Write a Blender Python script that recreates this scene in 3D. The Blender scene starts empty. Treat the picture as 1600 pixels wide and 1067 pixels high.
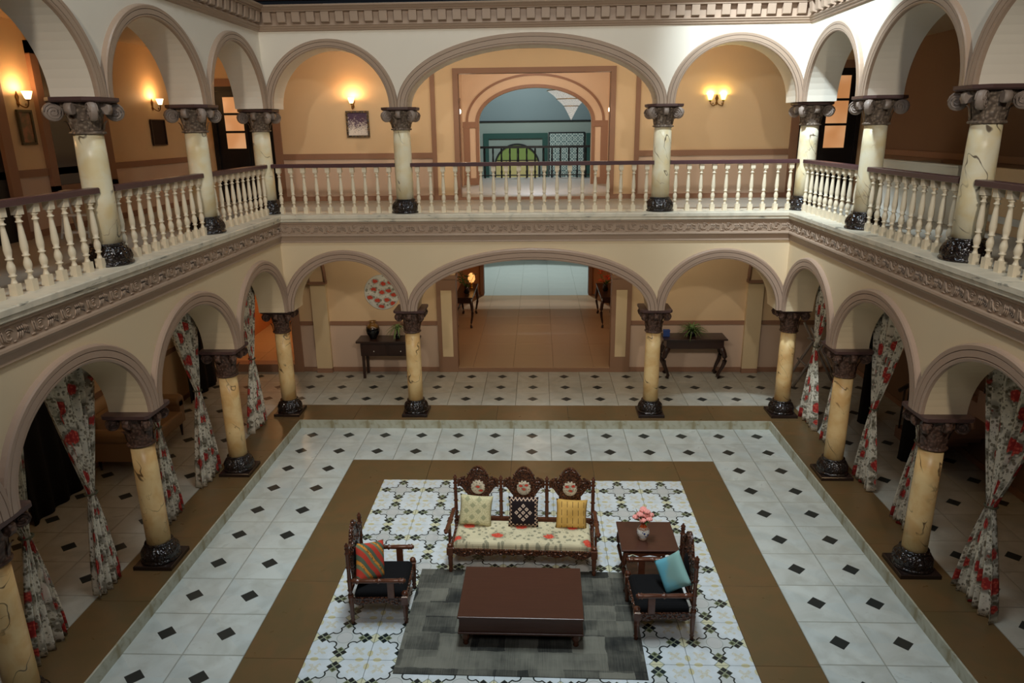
import bpy, bmesh, math, random
from mathutils import Vector, Matrix
random.seed(7)
PI = math.pi
scene = bpy.context.scene
COL = scene.collection

# ---------------------------------------------------------------- camera, world, lights, exposure
def set_camera():
    f, yaw, pitch, roll = 1116.13, -0.0388, 0.29, -0.012
    fw = Vector((math.sin(yaw)*math.cos(pitch), math.cos(yaw)*math.cos(pitch), -math.sin(pitch)))
    rt = Vector((math.cos(yaw), -math.sin(yaw), 0)); up = rt.cross(fw)
    c, s = math.cos(roll), math.sin(roll)
    r2 = c*rt + s*up; u2 = -s*rt + c*up
    cam = bpy.data.cameras.new('camera'); o = bpy.data.objects.new('camera', cam)
    M = Matrix((r2, u2, -fw)).transposed().to_4x4(); M.translation = Vector((0.1056, -10.9673, 4.7808))
    o.matrix_world = M
    cam.sensor_width = 36; cam.lens = 36*f/1600; cam.clip_end = 200; cam.clip_start = .05
    COL.objects.link(o); scene.camera = o
set_camera()
W = bpy.data.worlds.new('world'); scene.world = W; W.use_nodes = True
W.node_tree.nodes['Background'].inputs[0].default_value = (.45, .5, .6, 1)
W.node_tree.nodes['Background'].inputs[1].default_value = .012
scene.view_settings.view_transform = 'Standard'
scene.view_settings.look = 'None'
scene.view_settings.gamma = 1
scene.view_settings.use_curve_mapping = False
scene.view_settings.exposure = 0.22

def light(name, kind, loc, power, col, size=.3, target=None, spot=None, blend=.15, sy=None):
    l = bpy.data.lights.new(name, kind); l.energy = power; l.color = col
    o = bpy.data.objects.new(name, l); o.location = loc
    if kind == 'AREA':
        l.size = size
        if sy: l.shape = 'RECTANGLE'; l.size_y = sy
    else: l.shadow_soft_size = size
    if kind == 'SPOT': l.spot_size = spot; l.spot_blend = blend
    if target is not None:
        o.rotation_euler = (Vector(target)-Vector(loc)).to_track_quat('-Z', 'Y').to_euler()
    COL.objects.link(o); return o
COOL = (.83, .94, 1.0); NEUT = (1, .91, .78); WARM = (1, .66, .36); ORNG = (1, .46, .14)
# studio lamps on the roof trusses, plus an added front fill
light('studio_lamp_front', 'SPOT', (-2.2, -10.6, 7.3), 520, NEUT, .16, (-1.2, 1.5, 3.0), 1.2, .5)
light('studio_lamp_front_b', 'SPOT', (2.4, -10.8, 7.1), 560, NEUT, .14, (1.2, 1.5, 3.0), 1.2, .5)
light('studio_lamp_top', 'AREA', (0, -4.8, 13.0), 240, COOL, 1.6, (0, -4.8, 0), sy=2.4)
light('studio_lamp_court', 'SPOT', (0, -5.8, 13.0), 1080, COOL, .7, (0, -5.6, 0), .64, .35)
light('studio_lamp_court_b', 'SPOT', (0.3, -3.0, 13.0), 1080, COOL, .7, (0.1, -2.7, 0), .64, .35)
light('furniture_fill', 'AREA', (0, -11.6, 7.6), 85, (.95, .96, 1), 1.6, (0, -3.5, .5))  # unseen fill, added to brighten the furniture fronts
light('studio_lamp_top_b', 'SPOT', (-1.6, -4.2, 12.6), 200, (.85, .97, 1), .12, (0.2, -3.6, 0), .8, .5)
light('studio_lamp_corner', 'SPOT', (2.1, -2.6, 8.6), 1700, (.74, .89, 1), .15, (4.0, -.5, 6.0), 1.3, .9)
# lit rooms beyond the arcade, plus added fills for the gallery back walls
light('hall_lamp', 'SPOT', (0, 13.4, 6.6), 1000, (.84, .96, 1), .15, (0, 10.3, 0), .98, .1)
light('hall_lamp_up', 'SPOT', (0, 9.6, 7.2), 420, (.84, .90, 1), .12, (0, 7, 3.5), .92, .15)
light('hall_lamp_b', 'AREA', (-.5, 11.0, 7.1), 110, (.90, 1, .97), .5, (-.5, 14.5, 4))
light('passage_lamp', 'AREA', (0, 5.2, 3.1), 17, (1, .62, .34), .8, (0, 5.6, 0))
light('anteroom_lamp', 'AREA', (0, 3.6, 5.95), 36, (1, .93, .82), .8, (0, 6.0, 4.6))
light('side_room_lamp', 'AREA', (-5.6, 4.6, 2.6), 20, (1, .56, .24), .4, (-5.4, 4.4, 0))
light('gallery_lamp_left', 'AREA', (-5.3, -1.2, 3.2), 2.5, WARM, .3, (-5.3, -1.2, 0))
light('gallery_lamp_left_b', 'AREA', (-5.3, -3.9, 3.2), 3.5, WARM, .3, (-5.3, -3.9, 0))
light('gallery_lamp_right', 'AREA', (5.3, -3.6, 3.2), 4, WARM, .3, (5.3, -3.6, 0))
light('gallery_fill_upper', 'AREA', (0, .75, 6.0), 40, (1, .88, .72), 7.5, (0, 2.5, 4.3), sy=.2)  # unseen strip, added to brighten the upper back wall
light('gallery_fill_lower', 'AREA', (0, .75, 3.2), 26, (1, .88, .68), 7.5, (0, 2.5, 1.6), sy=.2)  # unseen strip, added to brighten the lower back wall

# ---------------------------------------------------------------- helpers
def lin(r, g, b):
    f = lambda c: (c/255)/12.92 if c/255 <= .04045 else ((c/255+.055)/1.055)**2.4
    return (f(r), f(g), f(b), 1)

class S:
    """scalar socket with python arithmetic"""
    def __init__(s, nt, k): s.nt = nt; s.k = k
    def _m(s, op, *a):
        n = s.nt.nodes.new('ShaderNodeMath'); n.operation = op
        for i, x in enumerate((s,)+a):
            if isinstance(x, S): s.nt.links.new(x.k, n.inputs[i])
            else: n.inputs[i].default_value = x
        return S(s.nt, n.outputs[0])
    def __add__(s, o): return s._m('ADD', o)
    def __sub__(s, o): return s._m('SUBTRACT', o)
    def __mul__(s, o): return s._m('MULTIPLY', o)
    def __truediv__(s, o): return s._m('DIVIDE', o)
    def __radd__(s, o): return s._m('ADD', o)
    def __rmul__(s, o): return s._m('MULTIPLY', o)
    def __rsub__(s, o): return (s*-1)+o
    def lt(s, o): return s._m('LESS_THAN', o)
    def gt(s, o): return s._m('GREATER_THAN', o)
    def abs(s): return s._m('ABSOLUTE')
    def mx(s, o): return s._m('MAXIMUM', o)
    def mn(s, o): return s._m('MINIMUM', o)
    def sqrt(s): return s._m('SQRT')
    def fl(s): return s._m('FLOOR')
    def sin(s): return s._m('SINE')
    def mod(s, o): return s._m('FLOORED_MODULO', o)

class MT:
    def __init__(s, name, rough=.5, spec=.5, metal=0):
        s.m = bpy.data.materials.new(name); s.m.use_nodes = True; s.nt = s.m.node_tree
        s.b = s.nt.nodes['Principled BSDF']; s.b.inputs['Roughness'].default_value = rough
        s.b.inputs['Specular IOR Level'].default_value = spec; s.b.inputs['Metallic'].default_value = metal
        s._co = None
    def co(s, kind='Object'):
        if s._co is None: s._co = s.nt.nodes.new('ShaderNodeTexCoord')
        return s._co.outputs[kind]
    def xyz(s, vec=None):
        n = s.nt.nodes.new('ShaderNodeSeparateXYZ'); s.nt.links.new(vec or s.co(), n.inputs[0])
        return [S(s.nt, o) for o in n.outputs]
    def vec(s, x, y, z):
        n = s.nt.nodes.new('ShaderNodeCombineXYZ')
        for i, q in enumerate((x, y, z)):
            if isinstance(q, S): s.nt.links.new(q.k, n.inputs[i])
            else: n.inputs[i].default_value = q
        return n.outputs[0]
    def scale(s, v, sc):
        n = s.nt.nodes.new('ShaderNodeVectorMath'); n.operation = 'MULTIPLY'
        s.nt.links.new(v, n.inputs[0]); n.inputs[1].default_value = sc; return n.outputs[0]
    def addv(s, v, w):
        n = s.nt.nodes.new('ShaderNodeVectorMath'); n.operation = 'ADD'
        s.nt.links.new(v, n.inputs[0]); s.nt.links.new(w, n.inputs[1]); return n.outputs[0]
    def noise(s, sc, det=3, vec=None, out=0, rough=.5, dist=0):
        n = s.nt.nodes.new('ShaderNodeTexNoise'); s.nt.links.new(vec or s.co(), n.inputs['Vector'])
        n.inputs['Scale'].default_value = sc; n.inputs['Detail'].default_value = det
        n.inputs['Roughness'].default_value = rough; n.inputs['Distortion'].default_value = dist
        return S(s.nt, n.outputs[0]) if out == 0 else n.outputs[1]
    def vor(s, sc, vec=None, feat='F1', rnd=1, out='Distance'):
        n = s.nt.nodes.new('ShaderNodeTexVoronoi'); n.feature = feat; s.nt.links.new(vec or s.co(), n.inputs['Vector'])
        n.inputs['Scale'].default_value = sc; n.inputs['Randomness'].default_value = rnd
        o = n.outputs[out]; return S(s.nt, o) if out == 'Distance' else o
    def wn(s, vec):
        n = s.nt.nodes.new('ShaderNodeTexWhiteNoise'); s.nt.links.new(vec, n.inputs['Vector']); return S(s.nt, n.outputs[0])
    def objrand(s):
        n = s.nt.nodes.new('ShaderNodeObjectInfo'); return S(s.nt, n.outputs['Random'])
    def mix(s, fac, a, b):
        n = s.nt.nodes.new('ShaderNodeMix'); n.data_type = 'RGBA'
        for k, q in ((0, fac), (6, a), (7, b)):
            if isinstance(q, S): q = q.k
            if isinstance(q, (int, float, tuple)): n.inputs[k].default_value = q
            else: s.nt.links.new(q, n.inputs[k])
        return n.outputs[2]
    def mixmul(s, a, k):
        n = s.nt.nodes.new('ShaderNodeVectorMath'); n.operation = 'SCALE'
        if isinstance(a, tuple): n.inputs[0].default_value = a[:3]
        else: s.nt.links.new(a, n.inputs[0])
        s.nt.links.new(k.k, n.inputs[3]); return n.outputs[0]
    def smooth(s, x, lo, hi):
        n = s.nt.nodes.new('ShaderNodeMapRange'); n.interpolation_type = 'SMOOTHSTEP'
        s.nt.links.new(x.k, n.inputs[0]); n.inputs[1].default_value = lo; n.inputs[2].default_value = hi
        return S(s.nt, n.outputs[0])
    def base(s, c):
        if isinstance(c, tuple): s.b.inputs['Base Color'].default_value = c
        else: s.nt.links.new(c, s.b.inputs['Base Color'])
        return s
    def bump(s, h, strength=.3, dist=.01):
        n = s.nt.nodes.new('ShaderNodeBump'); n.inputs['Strength'].default_value = strength
        n.inputs['Distance'].default_value = dist; s.nt.links.new(h.k, n.inputs['Height'])
        s.nt.links.new(n.outputs[0], s.b.inputs['Normal']); return s
    def rough(s, q): s.nt.links.new(q.k, s.b.inputs['Roughness']); return s
    def emit(s, c, st):
        if isinstance(c, tuple): s.b.inputs['Emission Color'].default_value = c
        else: s.nt.links.new(c, s.b.inputs['Emission Color'])
        s.b.inputs['Emission Strength'].default_value = st; return s

def paint(name, c, rough=.55, var=.10, sc=3, bump=.08, spec=.3):
    m = MT(name, rough, spec); n = m.noise(sc, 4)
    m.base(m.mixmul(c, n*var*2+(1-var))); m.bump(m.noise(60, 2), bump, .003); return m.m

class MB:
    def __init__(s): s.v = []; s.f = []; s.mi = []; s.sm = []; s.uv = None
    def add(s, vs, fs, m=0, sm=False, M=None):
        b = len(s.v)
        for v in vs:
            v = Vector(v)
            if M is not None: v = M @ v
            s.v.append(tuple(v))
        for f in fs: s.f.append(tuple(i+b for i in f)); s.mi.append(m); s.sm.append(sm)
        return s
    def box(s, x0, x1, y0, y1, z0, z1, m=0, M=None):
        vs = [(x, y, z) for z in (z0, z1) for y in (y0, y1) for x in (x0, x1)]
        return s.add(vs, [(0,2,3,1), (4,5,7,6), (0,1,5,4), (2,6,7,3), (0,4,6,2), (1,3,7,5)], m, False, M)
    def cham(s, x0, x1, y0, y1, z0, z1, c, m=0, M=None):
        """box with its top edges chamfered"""
        vs = [(x0,y0,z0),(x1,y0,z0),(x1,y1,z0),(x0,y1,z0),(x0,y0,z1-c),(x1,y0,z1-c),(x1,y1,z1-c),(x0,y1,z1-c),
              (x0+c,y0+c,z1),(x1-c,y0+c,z1),(x1-c,y1-c,z1),(x0+c,y1-c,z1)]
        fs = [(3,2,1,0),(8,9,10,11)]
        for i in range(4):
            j = (i+1) % 4; fs += [(i,j,j+4,i+4), (i+4,j+4,j+8,i+8)]
        return s.add(vs, fs, m, False, M)
    def lathe(s, prof, n=20, m=0, M=None, sm=True, caps=True, rad=None):
        vs = []; fs = []
        for k, (r, z) in enumerate(prof):
            for i in range(n):
                a = 2*PI*i/n; rr = r*(rad(a, k/(len(prof)-1)) if rad else 1)
                vs.append((rr*math.cos(a), rr*math.sin(a), z))
        for k in range(len(prof)-1):
            for i in range(n):
                j = (i+1) % n; fs.append((k*n+i, k*n+j, (k+1)*n+j, (k+1)*n+i))
        if caps:
            fs.append(tuple(range(n-1, -1, -1))); fs.append(tuple((len(prof)-1)*n+i for i in range(n)))
        return s.add(vs, fs, m, sm, M)
    def tube(s, pts, r, n=8, m=0, M=None, sm=True, flat=1.0):
        P = [Vector(p) for p in pts]; vs = []; fs = []
        up = Vector((0, 0, 1))
        for k, p in enumerate(P):
            t = (P[min(k+1, len(P)-1)]-P[max(k-1, 0)]).normalized()
            a = t.cross(up)
            if a.length < .05: a = t.cross(Vector((0, 1, 0)))
            a.normalize(); b = a.cross(t).normalized()
            rr = r[k] if isinstance(r, (list, tuple)) else r
            for i in range(n):
                an = 2*PI*i/n; vs.append(p+a*rr*math.cos(an)*flat+b*rr*math.sin(an))
        for k in range(len(P)-1):
            for i in range(n):
                j = (i+1) % n; fs.append((k*n+i, k*n+j, (k+1)*n+j, (k+1)*n+i))
        fs.append(tuple(range(n-1, -1, -1))); fs.append(tuple((len(P)-1)*n+i for i in range(n)))
        return s.add(vs, fs, m, sm, M)
    def prism(s, poly, t0, t1, m=0, M=None, sm=False):
        """poly in (x,z), extruded over y t0..t1"""
        n = len(poly); vs = [(x, t0, z) for x, z in poly]+[(x, t1, z) for x, z in poly]
        fs = [tuple(range(n)), tuple(range(2*n-1, n-1, -1))]
        fs2 = [(i, i+n, (i+1) % n+n, (i+1) % n) for i in range(n)]
        s.add(vs, fs, m, False, M); b = len(s.v)-len(vs)
        for f in fs2: s.f.append(tuple(i+b for i in f)); s.mi.append(m); s.sm.append(sm)
        return s
    def sphere(s, c, r, n=12, m=0, M=None, sq=(1, 1, 1)):
        prof = [(max(1e-4, r*math.sin(PI*k/8)), -r*math.cos(PI*k/8)) for k in range(9)]
        T = Matrix.Translation(c) @ Matrix.Diagonal((*sq, 1))
        return s.lathe(prof, n, m, (M @ T) if M is not None else T)
    def ring(s, c, R, r, n=20, k=6, m=0, M=None):
        vs = []; fs = []
        for i in range(n):
            a = 2*PI*i/n
            for j in range(k):
                b = 2*PI*j/k; q = R+r*math.cos(b); vs.append((c[0]+q*math.cos(a), c[1]+q*math.sin(a), c[2]+r*math.sin(b)))
        for i in range(n):
            for j in range(k):
                fs.append((i*k+j, ((i+1) % n)*k+j, ((i+1) % n)*k+(j+1) % k, i*k+(j+1) % k))
        return s.add(vs, fs, m, True, M)
    def mesh(s, name, mats):
        me = bpy.data.meshes.new(name); me.from_pydata(s.v, [], s.f)
        for q in (mats if isinstance(mats, (list, tuple)) else [mats]): me.materials.append(q)
        me.polygons.foreach_set('material_index', s.mi); me.polygons.foreach_set('use_smooth', s.sm)
        bm = bmesh.new(); bm.from_mesh(me); bmesh.ops.recalc_face_normals(bm, faces=bm.faces); bm.to_mesh(me); bm.free()
        if s.uv:
            l = me.uv_layers.new(name='UVMap')
            for lp in me.loops: l.data[lp.index].uv = s.uv[lp.vertex_index]
        me.update(); return me
    def build(s, name, mats, parent=None, loc=(0, 0, 0), rz=0, bevel=0, kind=None, label=None, cat=None, group=None):
        return link(name, s.mesh(name, mats), parent, loc, rz, bevel, kind, label, cat, group)

def link(name, me, parent=None, loc=(0, 0, 0), rz=0, bevel=0, kind=None, label=None, cat=None, group=None):
    o = bpy.data.objects.new(name, me); COL.objects.link(o); o.location = loc
    if isinstance(rz, (int, float)): o.rotation_euler = (0, 0, rz)
    else: o.rotation_euler = rz
    if parent: o.parent = parent
    if bevel:
        b = o.modifiers.new('bevel', 'BEVEL'); b.width = bevel; b.segments = 2; b.limit_method = 'ANGLE'; b.angle_limit = .7
    tag(o, label, cat, group, kind); return o
def tag(o, label=None, cat=None, group=None, kind=None):
    if label: o['label'] = label
    if cat: o['category'] = cat
    if group: o['group'] = group
    if kind: o['kind'] = kind
    return o
def thing(name, label, cat, loc=(0, 0, 0), rz=0, group=None):
    return link(name, None, None, loc, rz, 0, None, label, cat, group)
def dup(o, parent=None):
    c = o.copy(); COL.objects.link(c)
    if parent: c.parent = parent
    for ch in list(KIDS.get(o.name, [])): dup(ch, c)
    return c
KIDS = {}
def reg(root):
    """remember the children before copying"""
    allo = list(bpy.data.objects)
    def rec(o):
        KIDS[o.name] = [q for q in allo if q.parent == o]
        for q in KIDS[o.name]: rec(q)
    rec(root)
def RX(a): return Matrix.Rotation(a, 4, 'X')
def RY(a): return Matrix.Rotation(a, 4, 'Y')
def RZ(a): return Matrix.Rotation(a, 4, 'Z')
def T(x, y, z): return Matrix.Translation((x, y, z))

# ---------------------------------------------------------------- materials
cream_up = paint('cream_wall_paint', lin(230, 220, 202), .5, .04, 1.2)
cream_low = paint('warm_cream_wall_paint', lin(224, 202, 166), .5, .05, 1.2)
mauve = paint('mauve_brown_moulding_paint', lin(170, 146, 125), .42, .06, 4)
mauve_gloss = paint('gloss_mauve_arch_paint', lin(174, 148, 128), .34, .05, 4)
gal_wall = paint('gallery_ochre_wall_paint', lin(222, 190, 148), .6, .06, 1.5)
gal_dado = paint('gallery_dado_paint', lin(208, 180, 156), .6, .05, 1.5)
gal_trim = paint('gallery_brown_trim_paint', lin(150, 112, 88), .5, .06, 3)
pier_brown = paint('pier_brown_paint', lin(146, 112, 88), .5, .06, 3)
inset_cream = paint('inset_panel_cream_paint', lin(214, 190, 150), .5, .04, 3)
ceil_m = paint('gallery_ceiling_paint', lin(160, 138, 110), .7, .05, 2)
side_dark = paint('shade_tinted_side_wall_paint', lin(128, 98, 76), .7, .08, 1.5)  # unlit right gallery: its shade is painted in as a darker ochre
white_pt = paint('worn_white_paint', lin(214, 212, 202), .5, .06, 5)
balu_m = paint('baluster_cream_paint', lin(232, 218, 190), .4, .05, 6)
rail_m = paint('plum_brown_rail_paint', lin(84, 56, 58), .3, .12, 6, .05, .5)
dark_wood = paint('dark_stained_wood', lin(52, 34, 28), .28, .2, 6, .1, .5)
blackish = paint('black_drape_cloth', lin(16, 14, 13), .9, .2, 4)
door_wood = paint('black_brown_door_paint', lin(32, 28, 27), .4, .15, 4)
teal = paint('dark_teal_paint', lin(44, 78, 72), .5, .05, 3)
hall_wall = paint('pale_blue_hall_paint', lin(140, 150, 144), .6, .05, 1)
hall_up = paint('blue_hall_upper_paint', lin(118, 132, 136), .6, .05, 1)
metal_dk = paint('dark_railing_metal', lin(34, 36, 38), .4, .1, 5)
roof_m = paint('unlit_roof_sheet', lin(20, 20, 22), .9, .2, 1)
brass = MT('aged_brass', .35, .5, .9).base(lin(120, 84, 44)).m
gold = MT('gold_metal', .25, .5, 1).base(lin(214, 160, 60)).m
black_velvet = paint('black_velvet', lin(10, 10, 12), .95, .2, 8)
pot_black = paint('black_ceramic_pot', lin(20, 18, 18), .25, .1, 8, .02, .6)
leaf_m = paint('green_leaf', lin(70, 110, 58), .5, .3, 20)
leaf_st = MT('striped_green_leaf', .5); _x = leaf_st.xyz(leaf_st.co('UV'))
leaf_st.base(leaf_st.mix((_x[0]-.5).abs().lt(.16), lin(52, 92, 44), lin(150, 170, 100))); leaf_st = leaf_st.m

def mk_marble(name, a, b, c3):
    m = MT(name, .35, .4)
    r = m.objrand(); x, y, z = m.xyz()
    v = m.addv(m.co(), m.vec(r*17, r*31, r*23))
    cl = m.noise(5, 4, v, dist=.4); c2 = m.noise(2.2, 3, v)
    c = m.mix(m.smooth(cl, .35, .75), a, b)
    c = m.mix(m.smooth(c2, .55, .8)*.5, c, c3)
    w = m.addv(m.vec(x*1.0+z*.55, y*1.0-z*.45, z*.35), m.vec(r*11, r*7, r*19))
    n = m.noise(2.3, 3, w, rough=.5)
    mask = m.smooth(m.noise(3.2, 2, v), .44, .6)
    crack = (1-m.smooth((n-.5).abs(), .0025, .009))*mask
    n2 = m.noise(3.6, 3, m.addv(w, m.vec(3.1, 7.7, 1.3)), rough=.5)
    cr2 = (1-m.smooth((n2-.46).abs(), .001, .004))*m.smooth(c2, .48, .6)
    c = m.mix(crack*.85, c, lin(66, 40, 24)); c = m.mix(cr2*.6, c, lin(120, 70, 30)); m.base(c)
    return m.m
marble = mk_marble('honey_marble_shaft', lin(240, 208, 150), lin(226, 180, 116), lin(208, 152, 88))
marble_up = mk_marble('pale_cream_marble_shaft', lin(243, 234, 204), lin(236, 216, 166), lin(220, 182, 118))

def mk_carved(name, c1, c2, rough, spec=.5, sc=38, st=.7):
    m = MT(name, rough, spec); n = m.vor(sc, feat='SMOOTH_F1'); k = m.noise(14, 3)
    m.base(m.mix(m.smooth(n, .1, .6), c1, c2)); m.bump(n+k*.6, st, .014); return m.m
cap_m = mk_carved('carved_capital_paint', lin(112, 84, 70), lin(72, 52, 42), .5, .35, 34, .8)
cap_up_m = mk_carved('grey_brown_capital_paint', lin(150, 132, 114), lin(98, 84, 72), .5, .35, 34, .8)
aba_m = paint('abacus_plum_paint', lin(84, 62, 58), .4, .1, 6)
vol_m = paint('volute_paint', lin(150, 134, 122), .45, .1, 8)
base_m = mk_carved('gloss_black_brown_base_paint', lin(44, 32, 28), lin(22, 16, 14), .16, .7, 42, 1.0)
plinth_m = paint('plinth_brown_black_gloss', lin(42, 30, 26), .22, .15, 8, .05, .6)
carved_wood = mk_carved('carved_polished_wood', lin(112, 68, 44), lin(54, 30, 20), .2, .6, 60, .9)
turned_wood = MT('polished_turned_wood', .18, .6)
turned_wood.base(turned_wood.mix(turned_wood.noise(12, 4), lin(66, 36, 25), lin(112, 66, 44))); turned_wood = turned_wood.m
table_wood = MT('reddish_brown_table_wood', .3, .5)
_v = table_wood.scale(table_wood.co(), (2, 26, 26))
table_wood.base(table_wood.mix(table_wood.noise(2, 4, _v), lin(66, 38, 28), lin(84, 50, 37))); table_wood = table_wood.m

def mk_white_tile(name, tint):
    m = MT(name, .32, .45)
    x, y, z = m.xyz(); r = m.objrand()
    v = m.addv(m.co(), m.vec(r*40, r*13, 0))
    n = m.noise(3.2, 5, v, dist=.8); n2 = m.noise(9, 4, v, dist=1.5)
    q = x.abs().gt(y.abs()); q2 = ((x*y).gt(0)-.5)*2
    c = m.mix(m.smooth(n, .35, .7), lin(206, 212, 206), lin(186, 190, 182))
    c = m.mix(q*.22, c, lin(186, 196, 196)); c = m.mix((q2*q+1)*.08, c, lin(214, 206, 190))
    c = m.mix(m.smooth(n2, .60, .72)*.25, c, lin(168, 168, 156))
    c = m.mixmul(c, r*.07+.94)
    edge = m.smooth(x.abs().mx(y.abs()), .285, .299)
    c = m.mix(edge*.35, c, lin(140, 132, 110)); mm = m.nt.nodes.new('ShaderNodeVectorMath'); mm.operation = 'MULTIPLY'; m.nt.links.new(c, mm.inputs[0]); mm.inputs[1].default_value = tint
    m.base(mm.outputs[0]); m.rough(n*.25+.2)
    return m.m
tile_m = mk_white_tile('white_marble_floor_tile', (1, 1, 1)); tile_v = mk_white_tile('shade_tinted_verandah_floor_tile', (.80, .73, .66))  # verandah copy of the same tile, gallery shade put into its tint
dia_m = paint('charcoal_inlay_tile', lin(44, 48, 46), .35, .12, 12, .04, .4)

def mk_brown():
    m = MT('brown_stone_slab', .3, .45); r = m.objrand()
    v = m.addv(m.co(), m.vec(r*30, r*11, 0))
    n = m.noise(2.2, 5, v, dist=1.2); n2 = m.noise(6, 5, v, dist=.5)
    c = m.mix(m.smooth(n, .3, .7), lin(104, 86, 56), lin(114, 88, 56))
    c = m.mix(m.smooth(n2, .5, .75)*.35, c, lin(124, 88, 56)); c = m.mixmul(c, r*.06+.96)
    m.base(c); m.rough(n2*.25+.2); return m.m
brown_m = mk_brown()
riser_m = MT('pale_stone_riser', .5)
_n = riser_m.noise(6, 5, dist=1); riser_m.base(riser_m.mix(riser_m.smooth(_n, .4, .75), lin(186, 186, 168), lin(150, 140, 108))); riser_m = riser_m.m
grout = paint('floor_grout', lin(96, 92, 80), .9, .1, 8)
pas_tile = paint('cream_polished_passage_tile', lin(176, 146, 112), .28, .05, 3, .03, .45)

def mk_pattern():
    m = MT('patterned_quatrefoil_floor_tile', .22, .5)
    x, y, z = m.xyz(); u = x.abs(); v = y.abs(); a = u.mx(v); b = u.mn(v)
    s2 = .70711
    L = (u+v-.205)*s2; Tt = (u-v).abs()*s2
    n = m.noise(8, 3)
    c = m.mix(m.smooth(n, .3, .7), lin(220, 228, 232), lin(208, 216, 218))
    ins = L.lt(0)
    c = m.mix(ins*.6, c, lin(186, 188, 180))
    rad = (u*u+v*v).sqrt()
    c = m.mix((rad-.078).abs().lt(.0022), c, lin(140, 150, 142))
    c = m.mix(rad.lt(.076)*.5, c, lin(196, 194, 190))
    # bump bite taken from the inside
    br = (Tt*Tt+L*L).sqrt(); c = m.mix(br.lt(.044)*ins, c, lin(206, 214, 216))
    # seam diamonds, lens petals, flowers
    dm = (.3-a)+b
    c = m.mix(dm.lt(.078), c, lin(150, 160, 150)); c = m.mix(dm.lt(.066), c, lin(212, 210, 176))
    c = m.mix(((.3-a)/.2+(b*-1+.05).abs()*0).lt(0), c, c)
    e1 = (.3-a)/.026; e2 = (b-.215)/.04; c = m.mix((e1*e1+e2*e2).lt(1)*.85, c, lin(206, 196, 146))
    p1 = (u-.185).abs(); p2 = (v-.185).abs()
    pet = (p1-p2).abs().lt(.024)*(p1+p2).lt(.10)
    pet2 = (p1*p1+p2*p2).sqrt().lt(.018)
    c = m.mix((pet.mx(pet2))*.6*m.smooth(m.noise(40, 2), .3, .6), c, lin(204, 192, 148))
    # dark ogee outline
    ring = (br-.045).abs().lt(.0072)*L.lt(.003); ln = L.abs().lt(.0072)*Tt.gt(.043)*Tt.lt(.115)
    c = m.mix(ring.mx(ln), c, lin(42, 48, 46))
    # four square clusters
    p = a-.205; d1 = (p+b)*s2; d2 = (p-b)*s2
    sq = d1.abs().mx(d2.abs())
    c = m.mix(sq.lt(.053), c, lin(146, 154, 130))
    A = d2.gt(.005)*sq.lt(.050); B = d1.gt(.005)*d2.lt(-.005)*sq.lt(.050)
    C = d1.lt(-.004)*sq.lt(.050); C2 = (d1+.027).abs().mx((d2+.027).abs()).lt(.013)
    c = m.mix(A.mx(B), c, lin(34, 42, 44)); c = m.mix(C, c, lin(112, 120, 88)); c = m.mix(C2, c, lin(60, 66, 48))
    c = m.mix(m.smooth(a, .2965, .2995)*.6, c, lin(110, 104, 84))
    c = m.mixmul(c, m.objrand()*.05+.96)
    m.base(c); return m.m
pat_m = mk_pattern()

def mk_rug():
    m = MT('grey_patchwork_rug', .95, .1); x, y, z = m.xyz()
    ox = m.wn(m.vec(0, (y*4.2).fl(), 2))
    x = x+m.noise(6, 3)*.05; y = y+m.noise(9, 3)*.04
    bx = (x*3.1+ox*3).fl(); by = (y*4.2).fl()
    r1 = m.wn(m.vec(bx, by, 1)); r2 = m.wn(m.vec((x*5.2).fl(), (y*7).fl(), 4))
    st = m.noise(1, 3, m.scale(m.co(), (90, 4, 1))); st2 = m.noise(3.5, 4)
    k = r1*.45+r2*.15+st*.35+st2*.75-.40
    m.base(m.mix(m.smooth(k, .05, .85), lin(48, 49, 47), lin(126, 124, 112)))
    m.bump(m.noise(220, 2), .4, .003); return m.m
rug_m = mk_rug()

def mk_floral(name, base, rose, rose2, leaf, s_rose, s_leaf, rsize=.32, uv=True, flat=(1, 1, 0)):
    m = MT(name, .85, .15)
    co = m.co('UV') if uv else m.co()
    d = m.noise(22, 3, co, out=1)
    w = m.addv(co, m.scale(d, (.02, .02, .02)))
    w = m.scale(w, flat)
    v = m.vor(s_rose, w, rnd=.6); sub = m.vor(s_rose*7, w)
    rosecol = m.mix(m.smooth(sub, .1, .55), rose, rose2)
    dl = m.vor(s_leaf, w); n = m.noise(7, 2, co)
    c = m.mix(m.smooth(m.noise(9, 3, co), .3, .7), base, tuple(q*.86 for q in base[:3])+(1,))
    c = m.mix((1-m.smooth(dl, .32, .42))*m.smooth(n, .30, .44)*.8, c, leaf)
    dl2 = m.vor(s_leaf*1.9, w); c = m.mix((1-m.smooth(dl2, .2, .27))*(1-m.smooth(n, .45, .6))*.7, c, tuple(q*.7 for q in leaf[:3])+(1,))
    halo = (1-m.smooth(v, rsize*1.15, rsize*1.5))*m.smooth(m.vor(s_leaf*.9, w), .2, .35)
    c = m.mix(halo*.7, c, tuple(q*.6 for q in leaf[:3])+(1,))
    c = m.mix(1-m.smooth(v+m.noise(26, 2, co)*.18, rsize+.04, rsize+.10), c, rosecol)
    m.base(c); m.bump(m.noise(160, 2, co), .2, .002); return m.m
curtain_m = mk_floral('rose_print_curtain_cloth', lin(234, 224, 202), lin(222, 96, 76), lin(166, 54, 50), lin(108, 96, 72), 4.2, 23, .36)
seat_m = mk_floral('rose_print_seat_cloth', lin(206, 196, 160), lin(226, 108, 82), lin(196, 70, 54), lin(118, 116, 98), 3.6, 20, .24, False)
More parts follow.
